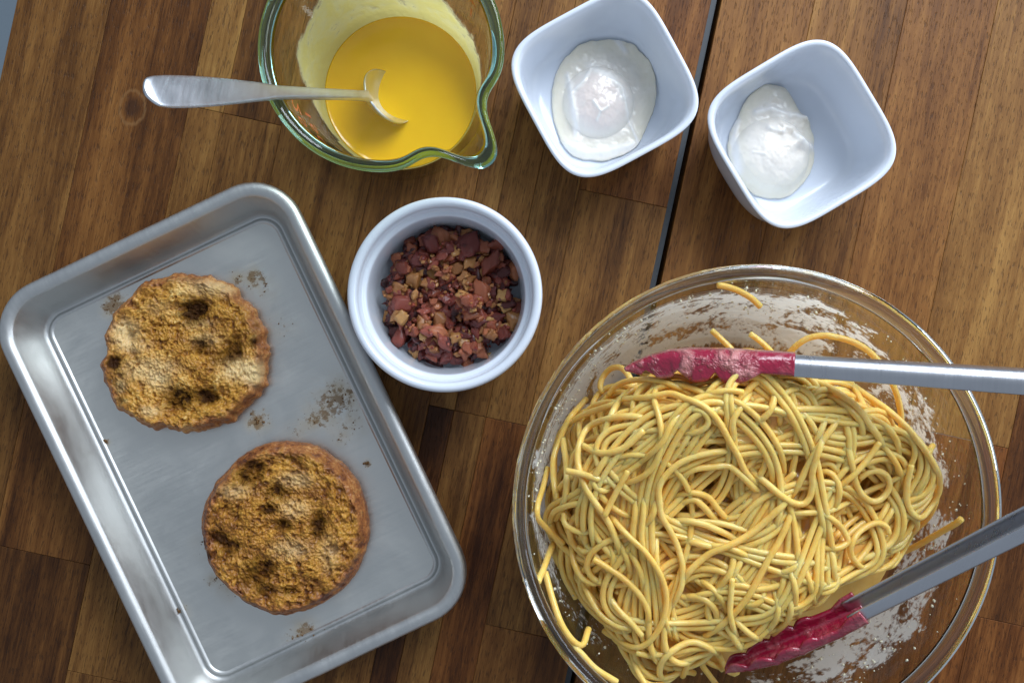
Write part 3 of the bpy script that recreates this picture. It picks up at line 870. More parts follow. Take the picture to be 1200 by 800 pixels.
tag(e1, "broad poached egg with pale skirt, pinkish centre and raised white folds", "poached egg", "poached eggs in square bowls")
e2 = egg((940, 157, 31.0), [(895, 97), (910, 97), (924, 98), (932, 113), (943, 130), (951, 133), (955, 148), (959, 172), (955, 198), (945, 214), (927, 228), (905, 231), (884, 224), (868, 206), (858, 182), (857, 160), (868, 136), (880, 112)],
         (905, 184, 46, .0105), [([(888, 130), (905, 126), (925, 133), (945, 134)], 4, .0012), ([(930, 160), (945, 168), (957, 172)], 4, .0012), ([(900, 152), (915, 156)], 3.5, .0011), ([(880, 180), (893, 183)], 1.5, .0005), ([(866, 140), (862, 165), (866, 200)], 4, .0008)],
         [(916, 142, 9, .0032), (928, 150, 7, .0028), (938, 165, 8, .0030), (948, 172, 7, .0026), (912, 160, 6, -.0022), (925, 161, 5, -.0024), (925, 170, 10, .0012), (910, 110, 14, .0012), (948, 136, 4, .003), (935, 178, 6, -.0018), (900, 148, 6, .0018)], .0078, .0095, .25, 9)
tag(e2, "compact lumpy poached egg tapering to a thin translucent flap", "poached egg", "poached eggs in square bowls")

# ------------------------------------------------------------------ measuring jug, hollandaise, spoon
JH = 0.095
jc = P(446, 56, JH)
jug = tag(empty("measuring_jug", (jc.x, jc.y, 0)), "glass measuring jug with green-edged rim, pouring spout and red print, holding yellow sauce", "measuring jug")
SP = R(-46)
def spout(th, z):
    d = np.angle(np.exp(1j * (th - SP)))
    k = sstep(0.050, JH, np.array(z)) ** 1.4
    return 1 + k * (0.298 * np.exp(-(np.abs(d) / 0.185) ** 2.4) - 0.050 * np.exp(-((np.abs(d) - .40) / .16) ** 2))
def jshape(prof, n=220):
    return revolve(prof, n, spout)
outer = [(.0001, .0015), (.036, .0015), (.0395, .0002), (.0425, .0025), (.0440, .008), (.0455, .02), (.0478, .045), (.0500, .070), (.0515, .084), (.0528, .0895)]
inner = [(.0478, .0895), (.0473, .084), (.0462, .070), (.0440, .045), (.0409, .02), (.0388, .013), (.0368, .0085), (.0330, .0062), (.0001, .0055)]
v, f = jshape(outer); v2, f2 = jshape(inner)
n1 = len(v)
me = mesh("jug_body", np.concatenate([v, v2]), f + [tuple(i + n1 for i in q) for q in f2], JUG_GLASS); fix_normals(me); link("jug_body", me, jug)
rimp = [(.0528, .0895), (.0536, .0915), (.0538, .0932), (.0534, .0946), (.0524, .0953), (.0510, .0953), (.0499, .0947), (.0491, .0935), (.0486, .0918), (.0478, .0895)]
v, f = jshape(rimp); 
# close the underside so that it is a solid glass bead
nr = 220; k0, k1 = 0, (len(rimp) - 1) * nr
f = f + [(k0 + j, k1 + j, k1 + (j + 1) % nr, k0 + (j + 1) % nr) for j in range(nr)]
me = mesh("rim", v, f, JUG_RIM); fix_normals(me); link("rim", me, jug)
# handle, opposite the spout (beyond the frame)
hd = Vector((math.cos(SP + math.pi), math.sin(SP + math.pi), 0)); hs = Vector((-hd.y, hd.x, 0))
hp = smoothpoly([(.0505, .078), (.066, .083), (.080, .078), (.083, .055), (.076, .032), (.064, .020), (.0462, .022)], 2)
rings = []
for i, (a, z) in enumerate(hp):
    t0 = hp[min(i + 1, len(hp) - 1)] - hp[max(i - 1, 0)]; t0 = t0 / np.linalg.norm(t0)
    nn_ = np.array([-t0[1], t0[0]])
    ring = []
    for q in range(12):
        an = 2 * math.pi * q / 12
        p2 = np.array([a, z]) + nn_ * .0045 * math.sin(an)
        pt = hd * p2[0] + hs * (.0095 * math.cos(an)) + Vector((0, 0, p2[1]))
        ring.append(pt[:])
    rings.append(np.array(ring))
v, f = loft(rings, cap0=True, cap1=True)
me = mesh("handle", v, f, JUG_GLASS); fix_normals(me); link("handle", me, jug)
# red print on the outside of the glass
def jug_R(z): return float(np.interp(z, [p[1] for p in outer[4:]], [p[0] for p in outer[4:]]))
def print_text(s, th0, z0, size):
    cu = bpy.data.curves.new("print", 'FONT'); cu.body = s; cu.size = size; cu.align_x = 'CENTER'
    o = bpy.data.objects.new("tmp", cu); C.objects.link(o)
    dg = bpy.context.evaluated_depsgraph_get()
    src = bpy.data.meshes.new_from_object(o.evaluated_get(dg))
    bpy.data.objects.remove(o)
    bm = bmesh.new(); bm.from_mesh(src)
    bmesh.ops.subdivide_edges(bm, edges=[e for e in bm.edges if e.calc_length() > size * .2], cuts=2)
    for vt in bm.verts:
        th = th0 + vt.co.x / .05; z = z0 + vt.co.y; r_ = jug_R(z) + .00015
        vt.co = (r_ * math.cos(th), r_ * math.sin(th), z)
    bm.to_mesh(src); bm.free(); src.materials.clear(); src.materials.append(RED_PRINT)
    return link("printed_mark", src, jug)
def print_dash(th0, th1, z, hgt):
    th = np.linspace(th0, th1, 12)
    r0 = np.stack([(jug_R(z) + .00015) * np.cos(th), (jug_R(z) + .00015) * np.sin(th), np.full(12, z)], 1)
    r1 = np.stack([(jug_R(z + hgt) + .00015) * np.cos(th), (jug_R(z + hgt) + .00015) * np.sin(th), np.full(12, z + hgt)], 1)
    v, f = loft([r0, r1], closed_u=False)
    link("printed_mark", mesh("printed_mark", v, f, RED_PRINT, False), jug)
for th0, marks in ((R(-152), [("150", .026), ("250", .046)]), (R(39), [("1", .043), ("2", .060)])):
    for s, z0 in marks:
        print_text(s, th0, z0, .0155)
        print_dash(th0 + .24, th0 + .46, z0 + .003, .0013)

holl = tag(empty("hollandaise_sauce", (jc.x, jc.y, 0)), "thick yellow hollandaise sauce pooled in the glass jug", "sauce")
LZ = 0.0135
liq = [(.0001, LZ), (.010, LZ), (.020, LZ), (.028, LZ + .0001), (.033, LZ + .0002), (.0362, LZ + .0005), (.0382, LZ + .0010), (.0389, LZ + .0013), (.0384, LZ - .002), (.0366, .0095), (.0350, .0078), (.032, .0066), (.0001, .0062)]
v, f = revolve(liq, 128); me = mesh("sauce_pool", v, f, HOLL); fix_normals(me); link("sauce_pool", me, holl)
# smear climbing the far wall
zz = np.linspace(LZ, .072, 30); th = np.linspace(R(-140), R(220), 241)
ZZ, TH = np.meshgrid(zz, th, indexing='ij')
rin = np.interp(ZZ, [p[1] for p in inner[:7]][::-1], [p[0] for p in inner[:7]][::-1]) - .0004
Xs, Ys = rin * np.cos(TH), rin * np.sin(TH)
deg = np.degrees(TH)
ztop = LZ + .008 + .042 * np.exp(-((deg - 130) / 62) ** 4) + .020 * np.exp(-((deg - 40) / 45) ** 2)  + .007 * np.exp(-((deg + 100) / 30) ** 2)
ztop = ztop + (fbm(deg / 14 + 20, deg * 0 + 1, 5, 3) - .5) * .012
dens = sstep(.006, -.010, ZZ - ztop) * (0.62 + .45 * sstep(.012, 0.0, ZZ - LZ))
f = grid_faces(len(th), len(zz))
me = mesh("sauce_smear", np.stack([Xs.ravel(), Ys.ravel(), ZZ.ravel()], 1), f, HOLL_SMEAR)
attr(me, "dens", dens.ravel()); attr3(me, "pol", np.stack([TH.ravel() * .045, ZZ.ravel(), np.zeros(ZZ.size)], 1))
link("sauce_smear", me, holl)

# spoon leaning over the rim
sp_root = tag(empty("teaspoon", (0, 0, 0)), "steel spoon leaning over the jug rim with its bowl in the yellow sauce", "spoon")
tip = P(172, 107, .165); rimpt = P(318, 112, .0985); neck = P(432, 112, .0368)
ax_dir = (tip - neck).normalized()
# path from handle tip to the bowl's end
side = Vector((0, 0, 1)).cross(ax_dir).normalized()
side = (side - side.dot(ax_dir) * ax_dir).normalized()
upn = ax_dir.cross(side).normalized()
if upn.z < 0: upn = -upn
L = (tip - neck).length
# (distance from neck towards tip, half width, half thickness, lift)
secs = [(L, .0012, .0006, -.0012), (L - .0012, .0038, .0008, -.0009), (L - .004, .0060, .0010, -.0004), (L - .012, .0068, .0011, .0), (L - .028, .0066, .0012, .0006), (L - .045, .0056, .0012, .0012), (L - .062, .0043, .0013, .0014), (L - .080, .0031, .0015, .0010), (L * .12, .0026, .0017, .0), (.004, .0027, .0017, -.0006), (-.001, .0034, .0015, -.0010)]
secs_i = catmull([(a, b, c_, d) for a, b, c_, d in secs], .0015)
rings = []
for a, hw_, ht_, lf in secs_i:
    c0 = neck + ax_dir * a + upn * lf
    ring = []
    for q in range(20):
        an = 2 * math.pi * q / 20
        ex_, ey_ = math.cos(an), math.sin(an)
        sx_ = math.copysign(abs(ex_) ** .6, ex_); sy_ = math.copysign(abs(ey_) ** .8, ey_)
        ring.append((c0 + side * (hw_ * sx_) + upn * (ht_ * sy_))[:])
    rings.append(np.array(ring))
v, f = loft(rings, cap0=True, cap1=True)
me = mesh("handle", v, f, STEEL); fix_normals(me); link("handle", me, sp_root)
# bowl of the spoon: egg-shaped shell
NB, NS = 40, 48
BL, BW, BD = .046, .0150, .0085
down = -ax_dir
top, bot = [], []
for i in range(NB):
    t = i / (NB - 1)
    x = BL * t
    hw_ = BW * (math.sin(math.pi * min(1, max(0.0, t)) ** .78)) ** .62 if 0 < t < 1 else 0
    hw_ = max(hw_, .0030 * (1 - t))
    dep = BD * math.sin(math.pi * t ** .85) ** .9 if 0 < t < 1 else 0
    rt, rb = [], []
    for j in range(NS):
        s_ = -1 + 2 * j / (NS - 1)
        zd = -dep * (1 - s_ * s_) - .0006
        base = neck + down * x + side * (hw_ * s_)
        rt.append((base + upn * (zd + .0006))[:]); rb.append((base + upn * (zd - .0006))[:])
    top.append(rt); bot.append(rb)
vv = np.array(top + bot).reshape(-1, 3)
f = [tuple(q) for q in grid_faces(NS, NB)] + [tuple(q + NB * NS) for q in grid_faces(NS, NB)[:, ::-1]]
for i in range(NB - 1):
    for j in (0, NS - 1):
        a = i * NS + j; b = a + NS
        f.append((a, b, b + NB * NS, a + NB * NS))
me = mesh("spoon_bowl", vv, f, STEEL); fix_normals(me); link("spoon_bowl", me, sp_root)

# ------------------------------------------------------------------ glass mixing bowl
BH = 0.092
bc = P(888, 597, BH)
gb = tag(empty("glass_bowl", (bc.x, bc.y, 0)), "large clear glass mixing bowl smeared with milky sauce and filled with spaghetti", "mixing bowl")
b_out = [(.0001, .0020), (.046, .0020), (.050, .0), (.058, .0005), (.068, .0045), (.080, .0140), (.0895, .0280), (.0965, .0450), (.1005, .0620), (.1025, .0760), (.1030, .0770), (.1045, .0790), (.1052, .0850)]
b_in = [(.1010, .0850), (.1004, .0795), (.0990, .0775), (.0984, .0755), (.0965, .0620), (.0925, .0460), (.0857, .0300), (.0765, .0175), (.0655, .0085), (.0570, .0050), (.0480, .0044), (.0001, .0044)]
v, f = revolve(smoothpoly(b_out, 1), 160); v2, f2 = revolve(smoothpoly(b_in, 1), 160); n1 = len(v)
me = mesh("bowl_body", np.concatenate([v, v2]), f + [tuple(i + n1 for i in q) for q in f2], GLASS); fix_normals(me); link("bowl_body", me, gb)
rimp = [(.1052, .0850), (.1064, .0868), (.1073, .0888), (.1074, .0905), (.1068, .0917), (.1054, .0922), (.1038, .0920), (.1024, .0910), (.1015, .0892), (.1010, .0870), (.1010, .0850)]
v, f = revolve(rimp, 192, closed_v=True)
me = mesh("rim", v, f, GLASS_RIM); fix_normals(me); link("rim", me, gb)
def bowl_in(r):
    a = np.array(b_in)[::-1]
    return np.interp(r, a[:, 0], a[:, 1])
def bowl_in_r(z):
    a = np.array(b_in[:-2])[::-1]
    return np.interp(z, a[:, 1], a[:, 0])

# milky smears on the inside wall
zz = np.linspace(.010, .0840, 70); th = np.linspace(R(-100), R(260), 400)
ZZ, TH = np.meshgrid(zz, th, indexing='ij')
rin = bowl_in_r(ZZ) - .0005
deg = np.degrees(TH)
def lobe(c, w, p=2):
    d = (deg - c + 180) % 360 - 180
    return np.exp(-np.abs(d / w) ** p)
ztop = .064 + .008 * lobe(105, 50, 4) + .004 * lobe(20, 30) + .012 * lobe(185, 35, 4) + .008 * lobe(-45, 30, 4)
amt = 1.05 * lobe(100, 58, 4) + .9 * lobe(165, 32, 4) + .75 * lobe(12, 30, 4) + 1.0 * lobe(-48, 34, 4) + .5 * lobe(215, 40)
ztop = ztop + (fbm(deg / 9 + 50, ZZ * 0 + 3, 8, 3) - .5) * .016
dens = np.clip(amt, 0, 1) * sstep(.012, -.012, ZZ - ztop) * sstep(0, .005, ZZ - (.012 + .0225 * sstep(.25, -.25, np.sin(TH))))
me = mesh("sauce_smear", np.stack([(rin * np.cos(TH)).ravel(), (rin * np.sin(TH)).ravel(), ZZ.ravel()], 1), grid_faces(len(th), len(zz)), SMEAR)
attr(me, "dens", dens.ravel()); attr3(me, "pol", np.stack([TH.ravel() * .09, ZZ.ravel(), np.zeros(ZZ.size)], 1))
psauce = tag(empty("pasta_sauce", (bc.x, bc.y, 0)), "creamy yellow sauce pooled under the spaghetti and smeared up the glass bowl", "sauce")
link("sauce_smear", me, psauce)
# droplets of sauce on the wall
dv, df = [], []
for i in range(520):
    c0 = random.choices([100, 165, 12, -48, 140, 60, 215], [5, 4, 4, 6, 3, 2, 2])[0]
    a = R(random.gauss(c0, 20)); z = random.uniform(.036, .074) if random.random() < .93 else random.uniform(.07, .083)
    r_ = float(bowl_in_r(z)) - .0006
    s_ = random.choice([.0003, .0003, .0004, .0005, .0008])
    add_lump(dv, df, (r_ * math.cos(a), r_ * math.sin(a), z), s_, .9)
o = link("sauce_droplets", mesh("sauce_droplets", dv, df, DROPS), psauce); o["kind"] = "stuff"

# ------------------------------------------------------------------ spaghetti heap
RS = 0.00144
GS = 0.0006; NG = 380
gx = (np.arange(NG) - NG / 2) * GS
GXX, GYY = np.meshgrid(gx, gx)            # x along columns, y along rows, relative to the bowl's centre
rad_ = np.hypot(GXX, GYY)
POOL = 0.034
hc = P(862, 608, .06) - Vector((bc.x, bc.y, .06))       # heap centre
ea, eb = .0905, .0775
heap_px = [(668,500),(650,540),(640,580),(640,620),(652,665),(672,705),(705,750),(750,790),(795,808),(837,782),(875,733),(929,691),(995,663),(1056,642),(1094,608),(1096,560),(1076,518),(1046,474),(998,440),(930,430),(850,425),(770,436),(715,458)]
_hp = [P(a, b, .055) for a, b in heap_px]
_ha = np.array([math.atan2(q.y - bc.y - hc.y, q.x - bc.x - hc.x) for q in _hp]); _hr = np.array([math.hypot(q.y - bc.y - hc.y, q.x - bc.x - hc.x) for q in _hp])
_o = np.argsort(_ha); _ha, _hr = _ha[_o], _hr[_o]
_ha3 = np.concatenate([_ha - 2 * np.pi, _ha, _ha + 2 * np.pi]); _hr3 = np.tile(_hr, 3)
def rho_f(x, y):
    return np.hypot(x - hc.x, y - hc.y) / np.interp(np.arctan2(y - hc.y, x - hc.x), _ha3, _hr3)
rho = rho_f(GXX, GYY)
mound = POOL + 0.020 * np.clip(1 - rho ** 2.5, 0, 1)
pc = P(858, 590, POOL) - Vector((bc.x, bc.y, POOL))
pool_r = np.hypot(GXX - pc.x, GYY - pc.y)
H = np.where(rad_ < .0880, np.maximum(bowl_in(rad_), np.where(rho < 1, mound, POOL * 0)), bowl_in(np.minimum(rad_, .1009)))
H = np.maximum(H, np.where(pool_r < .0885 - .030 * sstep(-.2, .8, (GYY - pc.y) / np.maximum(pool_r, 1e-6)), POOL, 0))
H0 = H.copy()
offs = [(0, 0)] + [(RS * .55 * math.cos(a), RS * .55 * math.sin(a)) for a in np.linspace(0, 2 * np.pi, 6, endpoint=False)] + [(RS * .92 * math.cos(a), RS * .92 * math.sin(a)) for a in np.linspace(0, 2 * np.pi, 8, endpoint=False)]
def samp(x, y):
    ix = np.clip((x / GS + NG / 2).astype(int), 0, NG - 1); iy = np.clip((y / GS + NG / 2).astype(int), 0, NG - 1)
    return H[iy, ix]
def box(z, w):
    if len(z) < w + 2: w = max(3, (len(z) // 2) | 1)
    k = np.ones(w) / w; p = w // 2
    return np.convolve(np.concatenate([np.full(p, z[0]), z, np.full(p, z[-1])]), k, 'valid')
KK = int(RS / GS) + 1
def lay(p2, d0=0.0, d1=0.0, sink=.0006, stiff=9):
    x, y = p2[:, 0], p2[:, 1]
    zc = np.full(len(x), -1.0)
    for ox, oy in offs:
        zc = np.maximum(zc, samp(x + ox, y + oy) + math.sqrt(max(RS * RS - ox * ox - oy * oy, 0)))
    z = zc.copy()
    for _ in range(5):
        z = np.maximum(box(z, stiff), zc - .0007)
    z = box(box(z, 5), 5) - sink
    s = np.arange(len(z)) * 0.0013
    if d0: z = z - d0 * np.clip(1 - s / .014, 0, 1) ** 2
    if d1: z = z - d1 * np.clip(1 - s[::-1] / .014, 0, 1) ** 2
    # keep off the glass
    rr = np.hypot(x, y); z = np.maximum(z, bowl_in(np.minimum(rr, .1009)) + RS * 1.15)
    for i in range(len(x)):
        ix = int(x[i] / GS + NG / 2); iy = int(y[i] / GS + NG / 2)
        if not (KK <= ix < NG - KK and KK <= iy < NG - KK): continue
        sub = H[iy - KK:iy + KK + 1, ix - KK:ix + KK + 1]
        ddx = gx[ix - KK:ix + KK + 1] - x[i]; ddy = gx[iy - KK:iy + KK + 1] - y[i]
        d2 = ddx[None, :] ** 2 + ddy[:, None] ** 2
        hh = np.where(d2 < RS * RS, z[i] + np.sqrt(np.maximum(RS * RS - d2, 0)), -1)
        np.maximum(sub, hh, out=sub)
    return np.stack([x, y, z], 1)
def tube(pts, r=RS, ns=9):
    p = np.asarray(pts); t = np.gradient(p, axis=0); t /= np.linalg.norm(t, axis=1)[:, None] + 1e-12
    up = np.array([0, 0, 1.0])
    a = np.cross(t, up); ln = np.linalg.norm(a, axis=1)[:, None]; a = np.where(ln > 1e-3, a / np.maximum(ln, 1e-9), np.array([1.0, 0, 0]))
    b = np.cross(a, t)
    an = np.linspace(0, 2 * np.pi, ns, endpoint=False)
    rings = [p[i] + r * (np.cos(an)[:, None] * a[i] + np.sin(an)[:, None] * b[i]) for i in range(len(p))]
    e0 = p[0] - t[0] * r * .25 + .55 * (rings[0] - p[0]); e1 = p[-1] + t[-1] * r * .25 + .55 * (rings[-1] - p[-1])
    return loft([e0] + rings + [e1], cap0=True, cap1=True)
def inside(x, y, m=.97):
    return float(rho_f(x, y)) < m
def rand_curve(length, m=.95, kmax=75):
    while True:
        a = random.uniform(0, 6.283); d = math.sqrt(random.random()) * m
        x, y = hc.x + ea * d * math.cos(a), hc.y + eb * d * math.sin(a)
        if inside(x, y, m): break
    h = random.uniform(0, 6.283); kap = random.gauss(0, 30); tgt = kap
    step = .0013; out = []
    for i in range(int(length / step)):
        out.append((x, y))
        if random.random() < .024: tgt = random.gauss(0, 14) if random.random() < .90 else random.choice([-1, 1]) * random.uniform(50, kmax)
        kap += (tgt - kap) * .06
        q = float(rho_f(x, y))
        kk_ = kap
        if q > m * .82:
            to = math.atan2(hc.y - y, hc.x - x); dl = (to - h + math.pi) % (2 * math.pi) - math.pi
            kk_ = kap + math.copysign(90, dl) * min(1, (q - m * .82) / .15) * (1 if abs(dl) > .9 else 0)
        h += kk_ * step
        x += math.cos(h) * step; y += math.sin(h) * step
    out = np.array(out)
    if (rho_f(out[:, 0], out[:, 1]) > 1.0).any(): return rand_curve(length, m, kmax)
    return out
LAB = "pale yellow spaghetti strand tangled in the heap in the glass bowl"
GRP = "spaghetti strands in the glass bowl"
def strand(pts, label=None):
    v, f = tube(pts, RS * random.uniform(.92, 1.08))
    o = link("spaghetti_strand", mesh("spaghetti_strand", v, f, PASTA), loc=(bc.x, bc.y, 0))
    if not label:
        p = np.asarray(pts); c_ = p.mean(0); k = S * (1 - c_[2] / CAM_H)
        px, py = 600 + (bc.x + c_[0]) / k, 400 - (bc.y + c_[1]) / k
        L_ = np.linalg.norm(np.diff(p[:, :2], axis=0), axis=1).sum()
        hd_ = np.unwrap(np.arctan2(np.diff(p[:, 1]), np.diff(p[:, 0]))); turn = math.degrees(np.abs(np.diff(box(hd_, 5))).sum())
        size_ = "short" if L_ < .045 else "long" if L_ > .12 else "mid-length"
        shape_ = "nearly straight" if turn < 45 else "gently curved" if turn < 130 else "strongly curved" if turn < 270 else "looping"
        zones = [((830, 455), "just below the upper tong head"), ((990, 470), "just below the upper tong arm"), ((1050, 560), "between the two tong arms"), ((930, 680), "beside the lower tong head"), ((850, 760), "at the lower tong tip"),
                 ((680, 700), "at the heap's edge facing the tray corner"), ((665, 580), "at the heap's edge facing the tray"), ((690, 490), "at the heap's edge facing the ramekin"), ((770, 600), "on the heap's tray side"), ((870, 570), "near the middle of the heap"), ((960, 600), "on the heap's tong side"), ((780, 690), "below the middle of the heap")]
        zn = min(zones, key=lambda q: (q[0][0] - px) ** 2 + (q[0][1] - py) ** 2)[1]
        ch = p[-1] - p[0]; an_ = math.degrees(math.atan2(ch[1], ch[0])) % 180
        run_ = "parallel to upper arm" if an_ < 12 or an_ > 150 else "parallel to lower arm" if an_ < 50 else "along table grain" if an_ < 105 else "slanting across"
        label = size_ + " " + shape_ + " spaghetti " + zn + ", " + run_
    return tag(o, label, "spaghetti", GRP)
# the mass under the strands one can see
mv, mf = [], []
def bundle(length, m, k):
    g = rand_curve(length, m); t = np.gradient(g, axis=0); t /= np.linalg.norm(t, axis=1)[:, None]
    nn = np.stack([-t[:, 1], t[:, 0]], 1); out = []
    for j in range(k):
        o = (j - (k - 1) / 2) * RS * 1.9
        wv = (fbm(np.arange(len(g)) / 26.0 + j * 9, np.full(len(g), random.random() * 50), 3, 2) - .5) * RS * 1.3
        a = random.randint(0, len(g) // 5); b = len(g) - random.randint(0, len(g) // 5)
        out.append((g + nn * (o + wv)[:, None])[a:b])
    return out
for i in range(106):
    for q in bundle(random.uniform(.16, .30), .90, random.choice([1, 2, 3])):
        v, f = tube(lay(q, .002, .002), ns=7); b = len(mv)
        mv.extend(v.tolist()); mf.extend([tuple(k + b for k in q2) for q2 in f])
tag(link("spaghetti_mass", mesh("spaghetti_mass", mv, mf, PASTA), loc=(bc.x, bc.y, 0)), "buried lower layers of tangled spaghetti in the glass bowl", "spaghetti", kind="stuff")
for i in range(76):
    for q in bundle(random.uniform(.15, .30), .93 if i < 30 else .86, random.choice([1, 2, 2, 3])):
        strand(lay(q, .006, .006, .0010))

